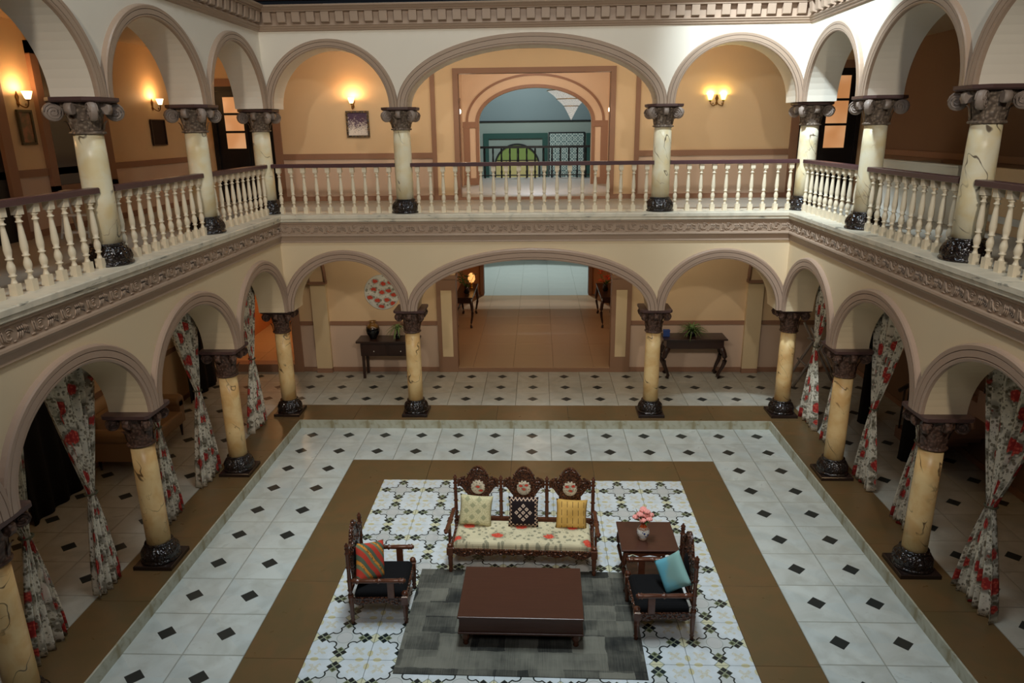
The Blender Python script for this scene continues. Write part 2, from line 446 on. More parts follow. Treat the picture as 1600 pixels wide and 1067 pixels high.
plate_m = mk_floral('rose_print_disc', lin(222, 220, 206), lin(206, 70, 84), lin(140, 30, 50), lin(56, 84, 60), 6.6, 20, .30, False, (1, 0, 1))
def mk_placed(name, base, pts, r0, ax, s_leaf):
    m = MT(name, .85, .15); x, y, z = m.xyz(); q = y if ax == 'y' else z
    wob = m.noise(34, 3)*r0*1.3-r0*.65; d = None
    for px, py in pts:
        a = x-px; b = q-py; e = (a*a*.7+b*b*1.5).sqrt(); d = e if d is None else d.mn(e)
    d = d+wob
    v = m.vor(s_leaf, m.vec(x, q, 0)); v2 = m.vor(s_leaf*1.7, m.vec(x+.3, q, 0)); n = m.noise(7, 2)
    c = m.mix(m.smooth(n, .3, .7), base, tuple(k*.86 for k in base[:3])+(1,))
    c = m.mix((1-m.smooth(v, .28, .36))*.75, c, lin(122, 122, 102)); c = m.mix((1-m.smooth(v2, .2, .28))*m.smooth(n, .4, .6)*.7, c, lin(98, 96, 76))
    c = m.mix((1-m.smooth(d, r0*1.2, r0*1.9))*m.smooth(v2, .2, .3)*.55, c, lin(112, 108, 88))
    c = m.mix(1-m.smooth(d, r0*.9, r0*1.15), c, m.mix(m.smooth(m.vor(70), .1, .5), lin(232, 120, 90), lin(200, 72, 56)))
    m.base(c); m.bump(m.noise(160, 2), .2, .002); return m.m
seat_m = mk_placed('rose_print_seat_cloth', lin(210, 200, 166), [(-.62, .05), (-.28, -.13), (-.02, .06), (.30, -.13), (.56, .07), (-.74, -.2), (.74, -.22)], .05, 'y', 17)
medal_m = mk_placed('floral_medallion_cloth', lin(226, 214, 190), [(-.535, .80), (-.50, .75), (.0, .78), (.03, .83), (-.035, .82), (.54, .77), (.50, .82), (.57, .83)], .018, 'z', 44)
plate_m = mk_placed('rose_print_disc_face', lin(226, 224, 212), [(0, 0), (.13, .03), (-.16, .06), (.03, .17), (-.1, -.16), (.09, -.15), (.22, -.05), (-.24, -.1), (.17, .19), (-.12, .22), (-.02, -.28), (.2, -.22)], .042, 'z', 13)
def emis(name, c, st):
    m = MT(name, .4); m.base(c); m.emit(c, st); return m.m
shade_m = emis('lit_frosted_glass_shade', (1, .72, .34, 1), 3.2)
shade_y = emis('lit_yellow_glass_shade', (1, .86, .22, 1), 3.4)
bulb_m = emis('lit_white_globe', (1, .86, .66, 1), 5)
def mk_pane():
    m = MT('backlit_frosted_pane', .3); x, y, z = m.xyz(m.co('Generated'))
    g = m.noise(1.6, 2); c = m.mix(m.smooth(g, .3, .7), (.62, .26, .09, 1), (.85, .46, .22, 1))
    m.base(lin(200, 150, 110)); m.emit(c, .55); return m.m
pane_m = mk_pane()
pane_d = paint('dark_window_glass', lin(12, 12, 12), .15, .1, 3, 0, .6)
green_glass = emis('lit_green_window_glass', (.14, .20, .05, 1), .25)
yel_glass = emis('lit_yellow_window_glass', (.34, .29, .12, 1), .3)
crystal = MT('crystal_beads', .15, .8); crystal.base(crystal.mix(crystal.smooth(crystal.vor(60), .2, .6), lin(235, 235, 225), lin(120, 120, 112)))
crystal.bump(crystal.vor(70), 1, .02); crystal.emit((1, .95, .85, 1), .35); crystal = crystal.m
def mk_screen():
    m = MT('geometric_lattice_print', .6); x, y, z = m.xyz()
    u = (x*5.2).mod(1)-.5; v = (z*5.2).mod(1)-.5; r = (u*u+v*v).sqrt()
    k = ((r*22).sin()).gt(.1); s = ((u.abs()-v.abs()).abs()).lt(.07)
    m.base(m.mix(k.mx(s), lin(70, 96, 100), lin(186, 196, 190))); return m.m
screen_m = mk_screen()

# ================================================================= SETTING
# ---- floors (court floor z = 0, verandah floor z = .14)
GT = .0015
def tile_mesh(name, sx, sy, mat, th=.02, c=.003):
    return MB().cham(-sx/2+GT, sx/2-GT, -sy/2+GT, sy/2-GT, -th, 0, c).mesh(name, mat)
floor = MB().box(-3.9, 3.9, -9.4, 0, -.12, -.012).build('floor', grout, kind='structure', label='sunken court floor of white tiles with charcoal diamonds around patterned tiles')
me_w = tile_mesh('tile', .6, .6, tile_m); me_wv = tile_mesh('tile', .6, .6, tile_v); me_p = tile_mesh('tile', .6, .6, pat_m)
def dmesh(h):
    return MB().add([(h,0,.0006),(0,h,.0006),(-h,0,.0006),(0,-h,.0006),(h,0,-.004),(0,h,-.004),(-h,0,-.004),(0,-h,-.004)],
        [(0,1,2,3),(0,4,5,1),(1,5,6,2),(2,6,7,3),(3,7,4,0),(7,6,5,4)]).mesh('diamond_inlay', dia_m)
me_d = dmesh(.099)
def put_tile(x, y, me, parent, dia=True, z=0, rz=0):
    t = link('tile', me, parent, (x, y, z), rz)
    if dia: link('diamond_inlay', me_d, t)
    return t
for j in range(13):
    for i in range(-6, 7):
        if j < 2 or abs(i) >= 5: put_tile(.6*i, -.3-.6*j, me_w, floor)
for j in range(10):
    for i in range(-3, 4): put_tile(.6*i, -2.13-.6*j, me_p, floor, False)
me_b = tile_mesh('stone_slab', 1.2, .63, brown_m)
me_b2 = tile_mesh('stone_slab', .6, 1.2, brown_m)
for i, x in enumerate((-2.1, -.9, .3, 1.5)): link('stone_slab', me_b if 0 else tile_mesh('stone_slab', 1.2, .63, brown_m), floor, (x, -1.515, 0))
link('stone_slab', tile_mesh('stone_slab', .6, .63, brown_m), floor, (2.4, -1.515, 0))
for s in (-1, 1):
    for j in range(5): link('stone_slab', me_b2, floor, (2.4*s, -1.83-.6-1.2*j, 0))
VZ = .14
ver = MB().box(-6.5, 6.5, .0, 2.62, -.1, VZ-.012).box(-6.5, -3.9, -9.4, 0, -.1, VZ-.012).box(3.9, 6.5, -9.4, 0, -.1, VZ-.012).build(
    'floor', grout, kind='structure', label='raised verandah floor of small-diamond tiles edged by a brown stone band')
for k in range(3):
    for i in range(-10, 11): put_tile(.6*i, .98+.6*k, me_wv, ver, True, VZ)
for s in (-1, 1):
    for j in range(14):
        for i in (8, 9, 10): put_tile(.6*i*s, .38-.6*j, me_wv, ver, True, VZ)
me_v1 = tile_mesh('stone_slab', 1.2, .68, brown_m); me_v2 = tile_mesh('stone_slab', .6, 1.2, brown_m)
for i in range(-3, 4): link('stone_slab', me_v1, ver, (1.2*i, .34, VZ))
for s in (-1, 1):
    link('stone_slab', tile_mesh('stone_slab', .3, .68, brown_m), ver, (4.35*s, .34, VZ))
    for j in range(7): link('stone_slab', me_v2, ver, (4.2*s, -.6-1.2*j, VZ))
me_r = MB().box(-.299, .299, -.02, 0, 0, .143).mesh('riser_tile', riser_m)
for i in range(-6, 7): link('riser_tile', me_r, ver, (.6*i, .0, 0))
for s in (-1, 1):
    for j in range(14): link('riser_tile', me_r, ver, (3.9*s, -.3-.6*j, 0), -PI/2 if s > 0 else PI/2)

# passage floor and hall beyond
pf = MB().box(-2.05, 2.05, 2.5, 9.0, -.05, .205).box(-4.6, 4.6, 9.0, 15, -.05, .205).box(-6.6, -4.0, 2.7, 6, -.05, .205).build(
    'floor', grout, kind='structure', label='raised tiled floor of the passage and hall beyond the back doorway')
me_pt = tile_mesh('tile', .8, .8, pas_tile, .016); me_ph = tile_mesh('tile', .8, .8, paint('pale_polished_hall_tile', lin(184, 190, 182), .28, .05, 3, .03, .45), .016)
for j in range(8):
    for i in (-1.6, -.8, 0, .8, 1.6): link('tile', me_pt, pf, (i, 2.9+.8*j, .22))
for j in range(7):
    for i in range(-4, 5): link('tile', me_ph, pf, (.8*i, 9.3+.8*j, .22))
for j in range(4):
    for i in range(3): link('tile', me_pt, pf, (-4.5-.8*i, 3.1+.8*j, .22))

# ---- arcade walls
def arch_wall(mb, u0, u1, bays, zs, zt, y0, y1, fr):
    """wall in (u, depth, z) mapped through fr(u, d, z); bays = [(uc, a, b)]"""
    us = {u0, u1}
    for uc, a, b in bays:
        for k in range(33): us.add(uc-a*math.cos(PI*k/32))
    us = sorted(q for q in us if u0-1e-6 <= q <= u1+1e-6)
    def bot(u):
        for uc, a, b in bays:
            t = (u-uc)/a
            if abs(t) < 1: return zs+b*math.sqrt(max(0, 1-t*t))
        return zs
    vs = []; fs = []
    for u in us:
        z = bot(u); vs += [fr(u, y0, z), fr(u, y0, zt), fr(u, y1, z), fr(u, y1, zt)]
    for k in range(len(us)-1):
        a, b = 4*k, 4*k+4
        fs += [(a, b, b+1, a+1), (a+2, a+3, b+3, b+2), (a, a+2, b+2, b), (a+1, b+1, b+3, a+3)]
    n = 4*(len(us)-1); fs += [(0, 1, 3, 2), (n, n+2, n+3, n+1)]
    mb.add(vs, fs)
PROF = [(0, 0), (0, .036), (.02, .044), (.034, .044), (.0345, .026), (.040, .026), (.0405, .048), (.10, .052), (.1005, .03), (.107, .03), (.1075, .052), (.145, .056), (.158, .042), (.165, 0)]
def archivolt(name, uc, a, b, zs, fr, mat, ulim, w=1.0, parent=None):
    vs = []; fs = []; N = 40; P = len(PROF)
    for k in range(N+1):
        t = PI*k/N; c, s = math.cos(t), math.sin(t)
        nx, nz = c*b, s*a; ln = math.hypot(nx, nz); nx /= ln; nz /= ln
        for d, pr in PROF:
            u = uc+a*c+nx*d*w; z = zs+b*s+nz*d*w*(1.12 if a > 1.2 else 1.0)
            u = max(ulim[0], min(ulim[1], u))
            vs.append(fr(u, -pr, z))
    for k in range(N):
        for i in range(P-1): fs.append((k*P+i, k*P+i+1, (k+1)*P+i+1, (k+1)*P+i))
    return MB().add(vs, fs, 0, False).build(name, mat, parent)
YF, XF, TH = .12, 3.96, .42
fr_b = lambda u, d, z: (u, YF+d, z)
fr_l = lambda u, d, z: (-XF-d, u, z)
fr_r = lambda u, d, z: (XF+d, u, z)
backb = [(-2.97, .87), (0.0, 1.84), (2.97, .87)]
sideb = [(-.86, .86), (-2.955, .98), (-5.165, .98), (-7.37, .98)]
lims_b = [(-XF, -1.98), (-1.98, 1.98), (1.98, XF)]
lims_s = [(-1.85, YF), (-4.06, -1.85), (-6.27, -4.06), (-8.47, -6.27)]
WIDTH = 9.0
for lvl, zs, zt, mat, bb, lab in ((0, 1.99, 3.3, cream_low, .82, 'lower'), (1, 5.10, 6.32, cream_up, .83, 'upper')):
    for nm, fr, bays, lims, u0, u1 in (('wall_back', fr_b, backb, lims_b, -XF-TH, XF+TH), ('wall_left', fr_l, sideb, lims_s, -8.8, YF), ('wall_right', fr_r, sideb, lims_s, -8.8, YF)):
        mb = MB(); arch_wall(mb, u0, u1, [(uc, a, bb) for uc, a in bays], zs, zt, 0, TH, fr)
        w = mb.build(nm, mat, kind='structure', label='%s cream arcade wall with round arches on the %s side of the court' % (lab, nm[5:]))
        for (uc, a), lm in zip(bays, lims):
            archivolt('arch_moulding', uc, a, bb, zs, fr, mauve_gloss if lvl == 0 else mauve, lm, 1.0 if lvl == 0 else (.92 if a > 1.2 else .78), w)

ledge_m = MT('worn_ledge_paint', .5, .3); _p = ledge_m.noise(3, 5, dist=1.5); _q = ledge_m.noise(1, 5, ledge_m.scale(ledge_m.co(), (5, 5, 40)))
_c = ledge_m.mix(ledge_m.smooth(_p, .35, .7), lin(226, 216, 194), lin(206, 198, 178))
ledge_m.base(ledge_m.mix(ledge_m.smooth(_q, .60, .66)*ledge_m.smooth(_p, .45, .6)*.75, _c, lin(110, 108, 98))); ledge_m = ledge_m.m
# ---- slab edge, frieze, cornice : sweep of a profile round three sides
def sweep(mb, prof, y0=YF, x0=XF, yend=-8.8, m=0):
    """prof (d, z): d = distance the profile stands out from the wall into the court"""
    P = len(prof); vs = []; fs = []
    for d, z in prof:
        vs += [(-x0+d, yend, z), (-x0+d, y0-d, z), (x0-d, y0-d, z), (x0-d, yend, z)]
    for i in range(P-1):
        for k in range(3): fs.append((i*4+k, i*4+k+1, (i+1)*4+k+1, (i+1)*4+k))
    mb.add(vs, fs, m)
mb = MB(); sweep(mb, [(-.45, 3.53), (.075, 3.53), (.085, 3.52), (.085, 3.475), (.07, 3.465), (.07, 3.43), (.06, 3.42), (.0, 3.42)])
mb.build('trim_1', ledge_m, kind='structure', label='worn white ledge under the upper balustrades')
mb = MB(); sweep(mb, [(.0, 3.42), (.05, 3.415), (.05, 3.395), (.03, 3.385), (.03, 3.235), (.055, 3.225), (.06, 3.205), (.045, 3.195), (.028, 3.17), (.02, 3.12), (.025, 3.10), (0, 3.09)])
fz = mb.build('trim_2', mauve, kind='structure', label='mauve-brown carved scroll frieze below the balcony ledge')
# scroll ornament of the frieze
def motif(mb, fr, u0, L=.36, flip=False):
    zc = 3.31
    def P(u, z): return fr(u0+(u if not flip else L-u), -.034, zc+z)
    cs = []
    for k, (r, a0, a1) in enumerate(((.052, .5, 2.2), (.052, 3.2, 4.4), (.034, 3.6, 5.6), (.030, .8, 2.4), (.012, .2, 3.2))):
        cs.append([(.12+r*math.cos(a0+(a1-a0)*t/7), r*math.sin(a0+(a1-a0)*t/7)) for t in range(8)])
    for k in range(3): cs.append([(.20+.024*k+.024*math.sin(t/4*2.4), -.05+.025*t*.95) for t in range(5)])
    for k in range(2): cs.append([(.025+.024*k+.02*t/4, .045-.022*t) for t in range(5)])
    for k in range(3): cs.append([(.28+.02*k, .055-.012*k), (.30+.02*k, .02), (.295+.02*k, -.02-.01*k)])
    cs.append([(.0, -.058), (.03, -.055), (.06, -.062)]); cs.append([(.02, .05), (.04, .03), (.035, .0)]); cs.append([(.16, -.058), (.19, -.055)])
    for c in cs:
        n = len(c); mb.tube([P(*q) for q in c], [.009*(.35+.65*math.sin(PI*(i+.5)/n)) for i in range(n)], 5)
mb = MB()
for i in range(22): motif(mb, fr_b, -3.96+.36*i)
for i in range(19): motif(mb, fr_l, YF-.36*(i+1)); motif(mb, fr_r, YF-.36*(i+1), flip=True)
mb.build('scroll_relief', mauve, fz, kind='stuff')
mb = MB(); sweep(mb, [(0, 6.16), (.025, 6.17), (.03, 6.19), (.045, 6.20), (.05, 6.22), (.065, 6.23), (.065, 6.245), (.04, 6.25), (.04, 6.40), (.12, 6.412), (.125, 6.425), (.11, 6.432), (.135, 6.455), (.17, 6.475), (.175, 6.495), (.0, 6.50), (-.45, 6.50)])
co = mb.build('trim_3', mauve, kind='structure', label='mauve-brown dentil cornice crowning the upper arcade')
dent = MB().add([(-.056,0,.152),(.056,0,.152),(.056,0,0),(-.056,0,0),(-.056,-.075,.152),(.056,-.075,.152),(.056,-.06,.02),(-.056,-.06,.02)],
    [(0,1,2,3),(4,7,6,5),(0,4,5,1),(3,2,6,7),(0,3,7,4),(1,5,6,2)]).mesh('dentil', mauve)
for i in range(37): link('dentil', dent, co, (-3.78+.21*i, YF-.04, 6.255))
for i in range(12):
    link('dentil', dent, co, (-XF+.04, -.10-.21*i, 6.255), PI/2)
    link('dentil', dent, co, (XF-.04, -.10-.21*i, 6.255), -PI/2)

# ---- slabs / ceilings / roof
MB().box(-6.5, 6.5, YF+.02, 2.6, 3.3, 3.5).box(-6.5, -XF-.02, -8.8, YF+.02, 3.3, 3.5).box(XF+.02, 6.5, -8.8, YF+.02, 3.3, 3.5).box(-1.7, 1.7, 2.6, 8.5, 3.3, 3.52).build(
    'ceiling', ceil_m, kind='structure', label='gallery slab over the lower verandah')
MB().box(-6.5, 6.5, YF+.3, 2.7, 6.12, 6.3).box(-6.5, -XF-.3, -8.8, YF+.3, 6.12, 6.3).box(XF+.3, 6.5, -8.8, YF+.3, 6.12, 6.3).build(
    'ceiling', ceil_m, kind='structure', label='ceiling of the upper gallery')
UFm = paint('grey_upper_gallery_floor', lin(172, 166, 152), .35, .06, 3, .02, .4)
MB().box(-6.4, 6.4, YF+.35, 2.5, 3.5, 3.515).box(-6.4, -XF-.35, -8.8, YF+.35, 3.5, 3.515).box(XF+.35, 6.4, -8.8, YF+.35, 3.5, 3.515).build(
    'floor', UFm, kind='structure', label='grey floor of the upper gallery')
MB().box(-9, 9, -14, 16, 14.6, 14.7).build('ceiling', roof_m, kind='structure', label='dark studio roof above the court')
bm_m = paint('rusty_truss_paint', lin(64, 40, 30), .8, .3, 3)
for k, (y, z) in enumerate(((3.4, 7.1), (5.2, 7.7), (7.4, 8.4))):
    o = thing('roof_truss', ['nearest dark steel roof truss above the back cornice', 'middle dark steel roof truss above the back cornice', 'farthest dark steel roof truss above the back cornice'][k], 'truss', (0, y, z), 0, 'roof trusses')
    MB().box(-8, 8, -.05, .05, 0, .08).box(-8, 8, -.05, .05, .6, .68).build('chord', bm_m, o)
    w = MB()
    for i in range(-8, 8): w.tube([(i, 0, .04), (i+.5, 0, .64), (i+1, 0, .04)], .022, 6)
    w.build('web', bm_m, o)

# ---- back wall, lower level
BY = 2.5
wb = MB()
def wseg(mb, x0, x1, z0, z1, y0=BY, y1=BY+.2): mb.box(x0, x1, y0, y1, z0, z1)
m2 = MB()
for x0, x1 in ((-4.75, -1.5), (1.52, 6.4)): m2.box(x0, x1, BY, BY+.18, 1.15, 3.3)
m2.box(-6.4, -6.1, BY, BY+.18, 0, 3.3).box(-6.1, -4.75, BY, BY+.18, 2.25, 3.3).box(-1.5, 1.52, BY, BY+.18, 2.75, 3.3)
lw = m2.build('wall_back', gal_wall, kind='structure', label='ochre back wall of the lower verandah')
dd = MB()
for x0, x1 in ((-4.75, -1.5), (1.52, 6.4)): dd.box(x0, x1, BY, BY+.18, 0, 1.15)
dd.build('dado', gal_dado, lw)
tr = MB()
for x0, x1 in ((-4.3-.3, -4.3), (-4.0, -1.87), (1.87, 4.08), (4.37, 6.3)): tr.box(x0, x1, BY-.02, BY, 1.10, 1.18)
tr.build('trim_4', gal_trim, kind='structure', label='brown chair rail along the lower back wall')
bs = MB()
for x0, x1 in ((-4.6, -1.87), (1.87, 6.3)): bs.box(x0, x1, BY-.022, BY, VZ, VZ+.09)
bs.build('baseboard_back', gal_trim, kind='structure', label='brown skirting of the lower back wall')
MB().box(-4.77, -4.6, BY-.05, BY+.2, VZ, 2.3).box(-6.2, -4.6, BY-.05, BY+.2, 2.25, 2.4).build('door_1', gal_trim, kind='structure', label='brown frame of the orange-lit doorway at the left end of the verandah')
MB().box(-6.1, -4.77, BY-.05, BY+.2, VZ-.02, .30).build('threshold', gal_trim, kind='structure', label='brown step under the orange-lit doorway')
MB().box(-1.5, 1.52, 2.46, 2.52, VZ-.02, .212).build('threshold', pier_brown, kind='structure', label='brown step at the wide back doorway')
for s, x in ((-1, -4.16), (1, 4.22)):
    o = tag(MB().box(-.15, .15, -.09, 0, 0, 1.84).build('pilaster', inset_cream, None, (x, BY, VZ)), 'cream pilaster with brown cap %s' % ('left of the console with the round vase' if s < 0 else 'right of the console with the blue box'), 'pilaster', 'verandah pilasters')
    MB().box(-.17, .17, -.13, 0, 1.80, 1.86).build('cap', gal_trim, o)
    MB().box(-.155, .155, -.1, 0, 0, .09).build('foot', gal_trim, o)
    # transverse rib from the cap to the corner column
    rb = MB(); pts = []
    for k in range(13):
        t = PI*k/12; pts.append((1.0*math.cos(t), .82*math.sin(t)))
    vs = []; fs = []
    for c, sN in pts:
        y = -1.03+c*.90; z = 1.86+sN
        for dx in (-.15, .15): vs += [(dx, y, z), (dx, y, 3.14)]
    for k in range(12):
        a = 4*k; fs += [(a, a+4, a+5, a+1), (a+2, a+3, a+7, a+6), (a, a+2, a+6, a+4)]
    rb.add(vs, fs); rb.build('rib', gal_wall, o)
    ed = MB(); 
    for dx in (-.165, .165): ed.tube([(dx, -1.03+c*.90, 1.86+sN) for c, sN in pts], .035, 6)
    ed.build('rib_moulding', gal_trim, o)
for s, x in ((-1, -1.68), (1, 1.70)):
    o = thing('doorway_pier', 'brown pier with a tall cream inset panel on the %s of the wide back doorway' % ('left' if s < 0 else 'right'), 'pier', (x, BY, VZ), 0, 'doorway piers')
    MB().box(-.19, .19, -.05, .2, 0, 1.88).box(-.205, .205, -.07, .2, 1.88, 1.95).build('frame', pier_brown, o)
    MB().box(-.105, .105, -.056, -.05, .32, 1.66).build('inset_panel', inset_cream, o, bevel=.003)

# passage and side room shells
ps = paint('orange_tan_passage_paint', lin(196, 138, 92), .6, .06, 2)
MB().box(-2.2, -2.05, 2.7, 9, .1, 3.3).box(2.05, 2.2, 2.7, 9, .1, 3.3).box(-2.05, -1.45, 9.0, 9.15, .1, 3.3).box(1.52, 2.05, 9.0, 9.15, .1, 3.3).box(-1.45, 1.52, 9.0, 9.15, 2.2, 3.3).build(
    'wall_passage', ps, kind='structure', label='tan side walls of the passage behind the wide doorway')
MB().box(-1.55, -1.45, 8.9, 9.2, .22, 2.2).box(1.52, 1.62, 8.9, 9.2, .22, 2.2).box(-1.55, 1.62, 8.9, 9.2, 2.2, 2.3).build('door_2', gal_trim, kind='structure', label='brown frame of the far doorway at the end of the passage')
MB().box(-6.7, -6.5, 2.7, 6, .1, 3.3).box(-4.0, -3.9, 2.7, 6, .1, 3.3).box(-6.7, -3.9, 6, 6.1, .1, 3.3).box(-6.7, -3.9, 2.7, 6, 3.0, 3.1).build(
    'wall_side_room', ps, kind='structure', label='orange-lit walls of the room behind the left doorway')

# ---- upper back wall
ub = MB()
ub.box(-4.7, -1.36, BY, BY+.2, 3.5, 6.2).box(1.42, 4.62, BY, BY+.2, 3.5, 6.2).box(-1.36, 1.42, BY, BY+.2, 5.74, 6.2)
ub.box(-6.4, -5.86, BY, BY+.2, 3.5, 6.2).box(-5.86, -4.7, BY, BY+.2, 5.56, 6.2).box(5.8, 6.4, BY, BY+.2, 3.5, 6.2).box(4.62, 5.8, BY, BY+.2, 5.72, 6.2)
uw = ub.build('wall_back', gal_wall, kind='structure', label='ochre back wall of the upper gallery')
MB().box(-4.62, -1.82, BY-.008, BY, 3.5, 4.28).box(1.91, 4.6, BY-.008, BY, 3.5, 4.28).build('dado', gal_dado, uw)
MB().box(-4.62, -1.82, BY-.03, BY, 4.27, 4.37).box(1.91, 4.6, BY-.03, BY, 4.27, 4.37).build('trim_5', gal_trim, kind='structure', label='brown chair rail of the upper back wall')
MB().box(-4.74, -4.6, BY-.035, BY, 3.5, 6.1).box(-1.83, -1.75, BY-.035, BY, 3.5, 6.1).box(1.84, 1.92, BY-.035, BY, 3.5, 6.1).box(4.6, 4.74, BY-.035, BY, 3.5, 6.1).build(
    'trim_6', gal_trim, kind='structure', label='vertical brown strips dividing the upper back wall')
MB().box(-4.62, -1.36, BY-.028, BY, 3.5, 3.6).box(1.42, 4.6, BY-.028, BY, 3.5, 3.6).build('baseboard_back', gal_trim, kind='structure', label='brown skirting of the upper back wall')
MB().box(-1.42, -1.33, BY-.04, BY+.2, 3.5, 5.81).box(1.39, 1.48, BY-.04, BY+.2, 3.5, 5.81).box(-1.33, 1.39, BY-.04, BY+.2, 5.72, 5.81).build(
    'door_3', gal_trim, kind='structure', label='brown frame of the square opening behind the central upper arch')
an = paint('peach_anteroom_paint', lin(222, 192, 160), .6, .05, 2)
MB().box(-1.75, -1.62, 2.7, 6.2, 3.5, 6.2).box(1.68, 1.8, 2.7, 6.2, 3.5, 6.2).box(-1.75, 1.8, 2.7, 6.3, 6.1, 6.2).build('wall_anteroom', an, kind='structure', label='peach side walls of the upper anteroom')
MB().box(-1.45, 1.5, 2.45, 2.55, 3.5, 3.56).build('threshold', gal_trim, kind='structure', label='brown step into the upper anteroom')
ua = MB(); fru = lambda u, d, z: (u+.03, 6.0+d, z)
arch_wall(ua, -1.65, 1.65, [(0, 1.28, .72)], 4.93, 6.2, 0, .2, fru)
ua.box(-1.62, -1.25, 6.0, 6.2, 3.52, 4.93).box(1.31, 1.68, 6.0, 6.2, 3.52, 4.93)
uaw = ua.build('wall_inner_arch', an, kind='structure', label='peach wall with a wide low arch at the end of the upper anteroom')
def flat_arch(mb, uc, a, b, zs, w, th, fr):
    vs = []; fs = []
    for k in range(41):
        t = PI*k/40; c, s = math.cos(t), math.sin(t)
        for q in (0, w):
            for d in (-th, 0): vs.append(fr(uc+(a+q)*c, d, zs+(b+q)*s))
    for k in range(40):
        A = 4*k; fs += [(A, A+2, A+6, A+4), (A, A+4, A+5, A+1), (A+2, A+3, A+7, A+6)]
    mb.add(vs, fs)
fa = MB(); flat_arch(fa, 0, 1.28, .72, 4.93, .07, .03, fru); flat_arch(fa, 0, 1.52, .97, 4.93, .05, .03, fru)
fa.box(-1.25-.07, -1.25, 5.97, 6.0, 3.52, 4.93).box(1.31, 1.38, 5.97, 6.0, 3.52, 4.93).box(-1.60, -1.46, 5.97, 6.0, 3.52, 4.93).box(1.52, 1.68, 5.97, 6.0, 3.52, 4.93)
fa.box(-1.62, -1.25, 5.965, 6.0, 4.80, 4.93).box(1.31, 1.68, 5.965, 6.0, 4.80, 4.93).box(-1.62, -1.25, 5.965, 6.0, 3.52, 3.68).box(1.31, 1.68, 5.965, 6.0, 3.52, 3.68)
fa.build('arch_band', gal_trim, uaw)
for s in (-1, 1):
    X = -1.62 if s < 0 else 1.68
    MB().box(X, X-s*.03, 4.5, 4.56, 3.52, 5.35).box(X, X-s*.03, 5.35, 5.41, 3.52, 5.35).box(X, X-s*.03, 4.5, 5.41, 5.35, 5.42).box(X, X-s*.015, 4.56, 5.35, 3.52, 5.35, 1).build(
        'door_%d' % (4 if s < 0 else 5), [gal_trim, pier_brown], kind='structure', label='framed door in the %s wall of the upper anteroom' % ('left' if s < 0 else 'right'))

# ---- hall beyond
hw = MB().box(-4.6, 4.6, 14.5, 14.7, .2, 5.0).box(-4.7, -4.6, 8.6, 14.7, .2, 5.0).box(4.6, 4.7, 8.6, 14.7, .2, 5.0).build('wall_hall', hall_wall, kind='structure', label='pale blue-grey far wall of the hall')
MB().box(-4.6, 4.6, 14.5, 14.7, 5.0, 7.4).box(-4.7, -4.6, 8.6, 14.7, 5.0, 7.4).box(4.6, 4.7, 8.6, 14.7, 5.0, 7.4).box(-4.7, 4.7, 6.3, 14.7, 7.4, 7.5).build('wall_hall_top', hall_up, kind='structure', label='blue upper wall of the hall above its black line')
MB().box(-4.6, 4.6, 14.44, 14.5, 4.99, 5.03).build('trim_7', metal_dk, kind='structure', label='thin dark line along the hall wall')
MB().box(-4.6, -1.62, 8.5, 8.6, 3.3, 7.4).box(1.68, 4.6, 8.5, 8.6, 3.3, 7.4).box(-4.6, -2.05, 9.0, 9.1, .2, 3.3).box(2.05, 4.6, 9.0, 9.1, .2, 3.3).build('wall_hall_near', hall_wall, kind='structure', label='near wall of the hall')
MB().box(-1.78, -1.60, 14.44, 14.5, .3, 4.62).box(.24, .42, 14.44, 14.5, .3, 4.62).box(-1.60, .24, 14.44, 14.5, 4.44, 4.62).build('trim_8', teal, kind='structure', label='teal rectangular frame on the hall wall')
MB().box(1.74, 1.95, 14.44, 14.5, .3, 4.6).build('trim_9', teal, kind='structure', label='teal strip right of the lattice panel')
o = thing('lattice_panel', 'grey geometric lattice panel hung on the hall wall beside the teal frame', 'panel', (1.07, 14.46, 2.4))
MB().box(-.58, .58, -.02, .02, 0, 2.2).build('print', screen_m, o)
MB().box(-.62, -.58, -.03, .02, -.04, 2.24).box(.58, .62, -.03, .02, -.04, 2.24).box(-.58, .58, -.03, .02, 2.2, 2.24).box(-.58, .58, -.03, .02, -.04, 0).build('frame', metal_dk, o)
o = MB(); flat_arch(o, 0, .74, .74, 3.48, .06, .06, lambda u, d, z: (u-.63, 14.5+d, z))
o.box(-1.43, -1.37, 14.44, 14.5, 2.0, 3.48).box(.11, .17, 14.44, 14.5, 2.0, 3.48)
wn = o.build('window_1', metal_dk, kind='structure', label='arched green and yellow window on the hall wall')
g = MB(); poly = [(-.63+.74*math.cos(PI*k/24), 3.72+.5*math.sin(PI*k/24)) for k in range(25)]
g.prism([(-.63+.74*math.cos(math.asin(.34)+(PI-2*math.asin(.34))*k/20), 3.48+.74*math.sin(math.asin(.34)+(PI-2*math.asin(.34))*k/20)) for k in range(21)], 14.48, 14.5); g.build('pane', green_glass, wn)
for k in range(4): MB().box(-1.36+.37*k, -1.02+.37*k, 14.48, 14.5, 2.9, 3.70).build('pane', yel_glass, wn)
MB().box(-1.37, .11, 14.46, 14.5, 3.70, 3.73).box(-1.01, -.99, 14.46, 14.5, 2.9, 3.7).box(-.64, -.62, 14.46, 14.5, 2.9, 4.2).box(-.27, -.25, 14.46, 14.5, 2.9, 3.7).build('bars', metal_dk, wn)
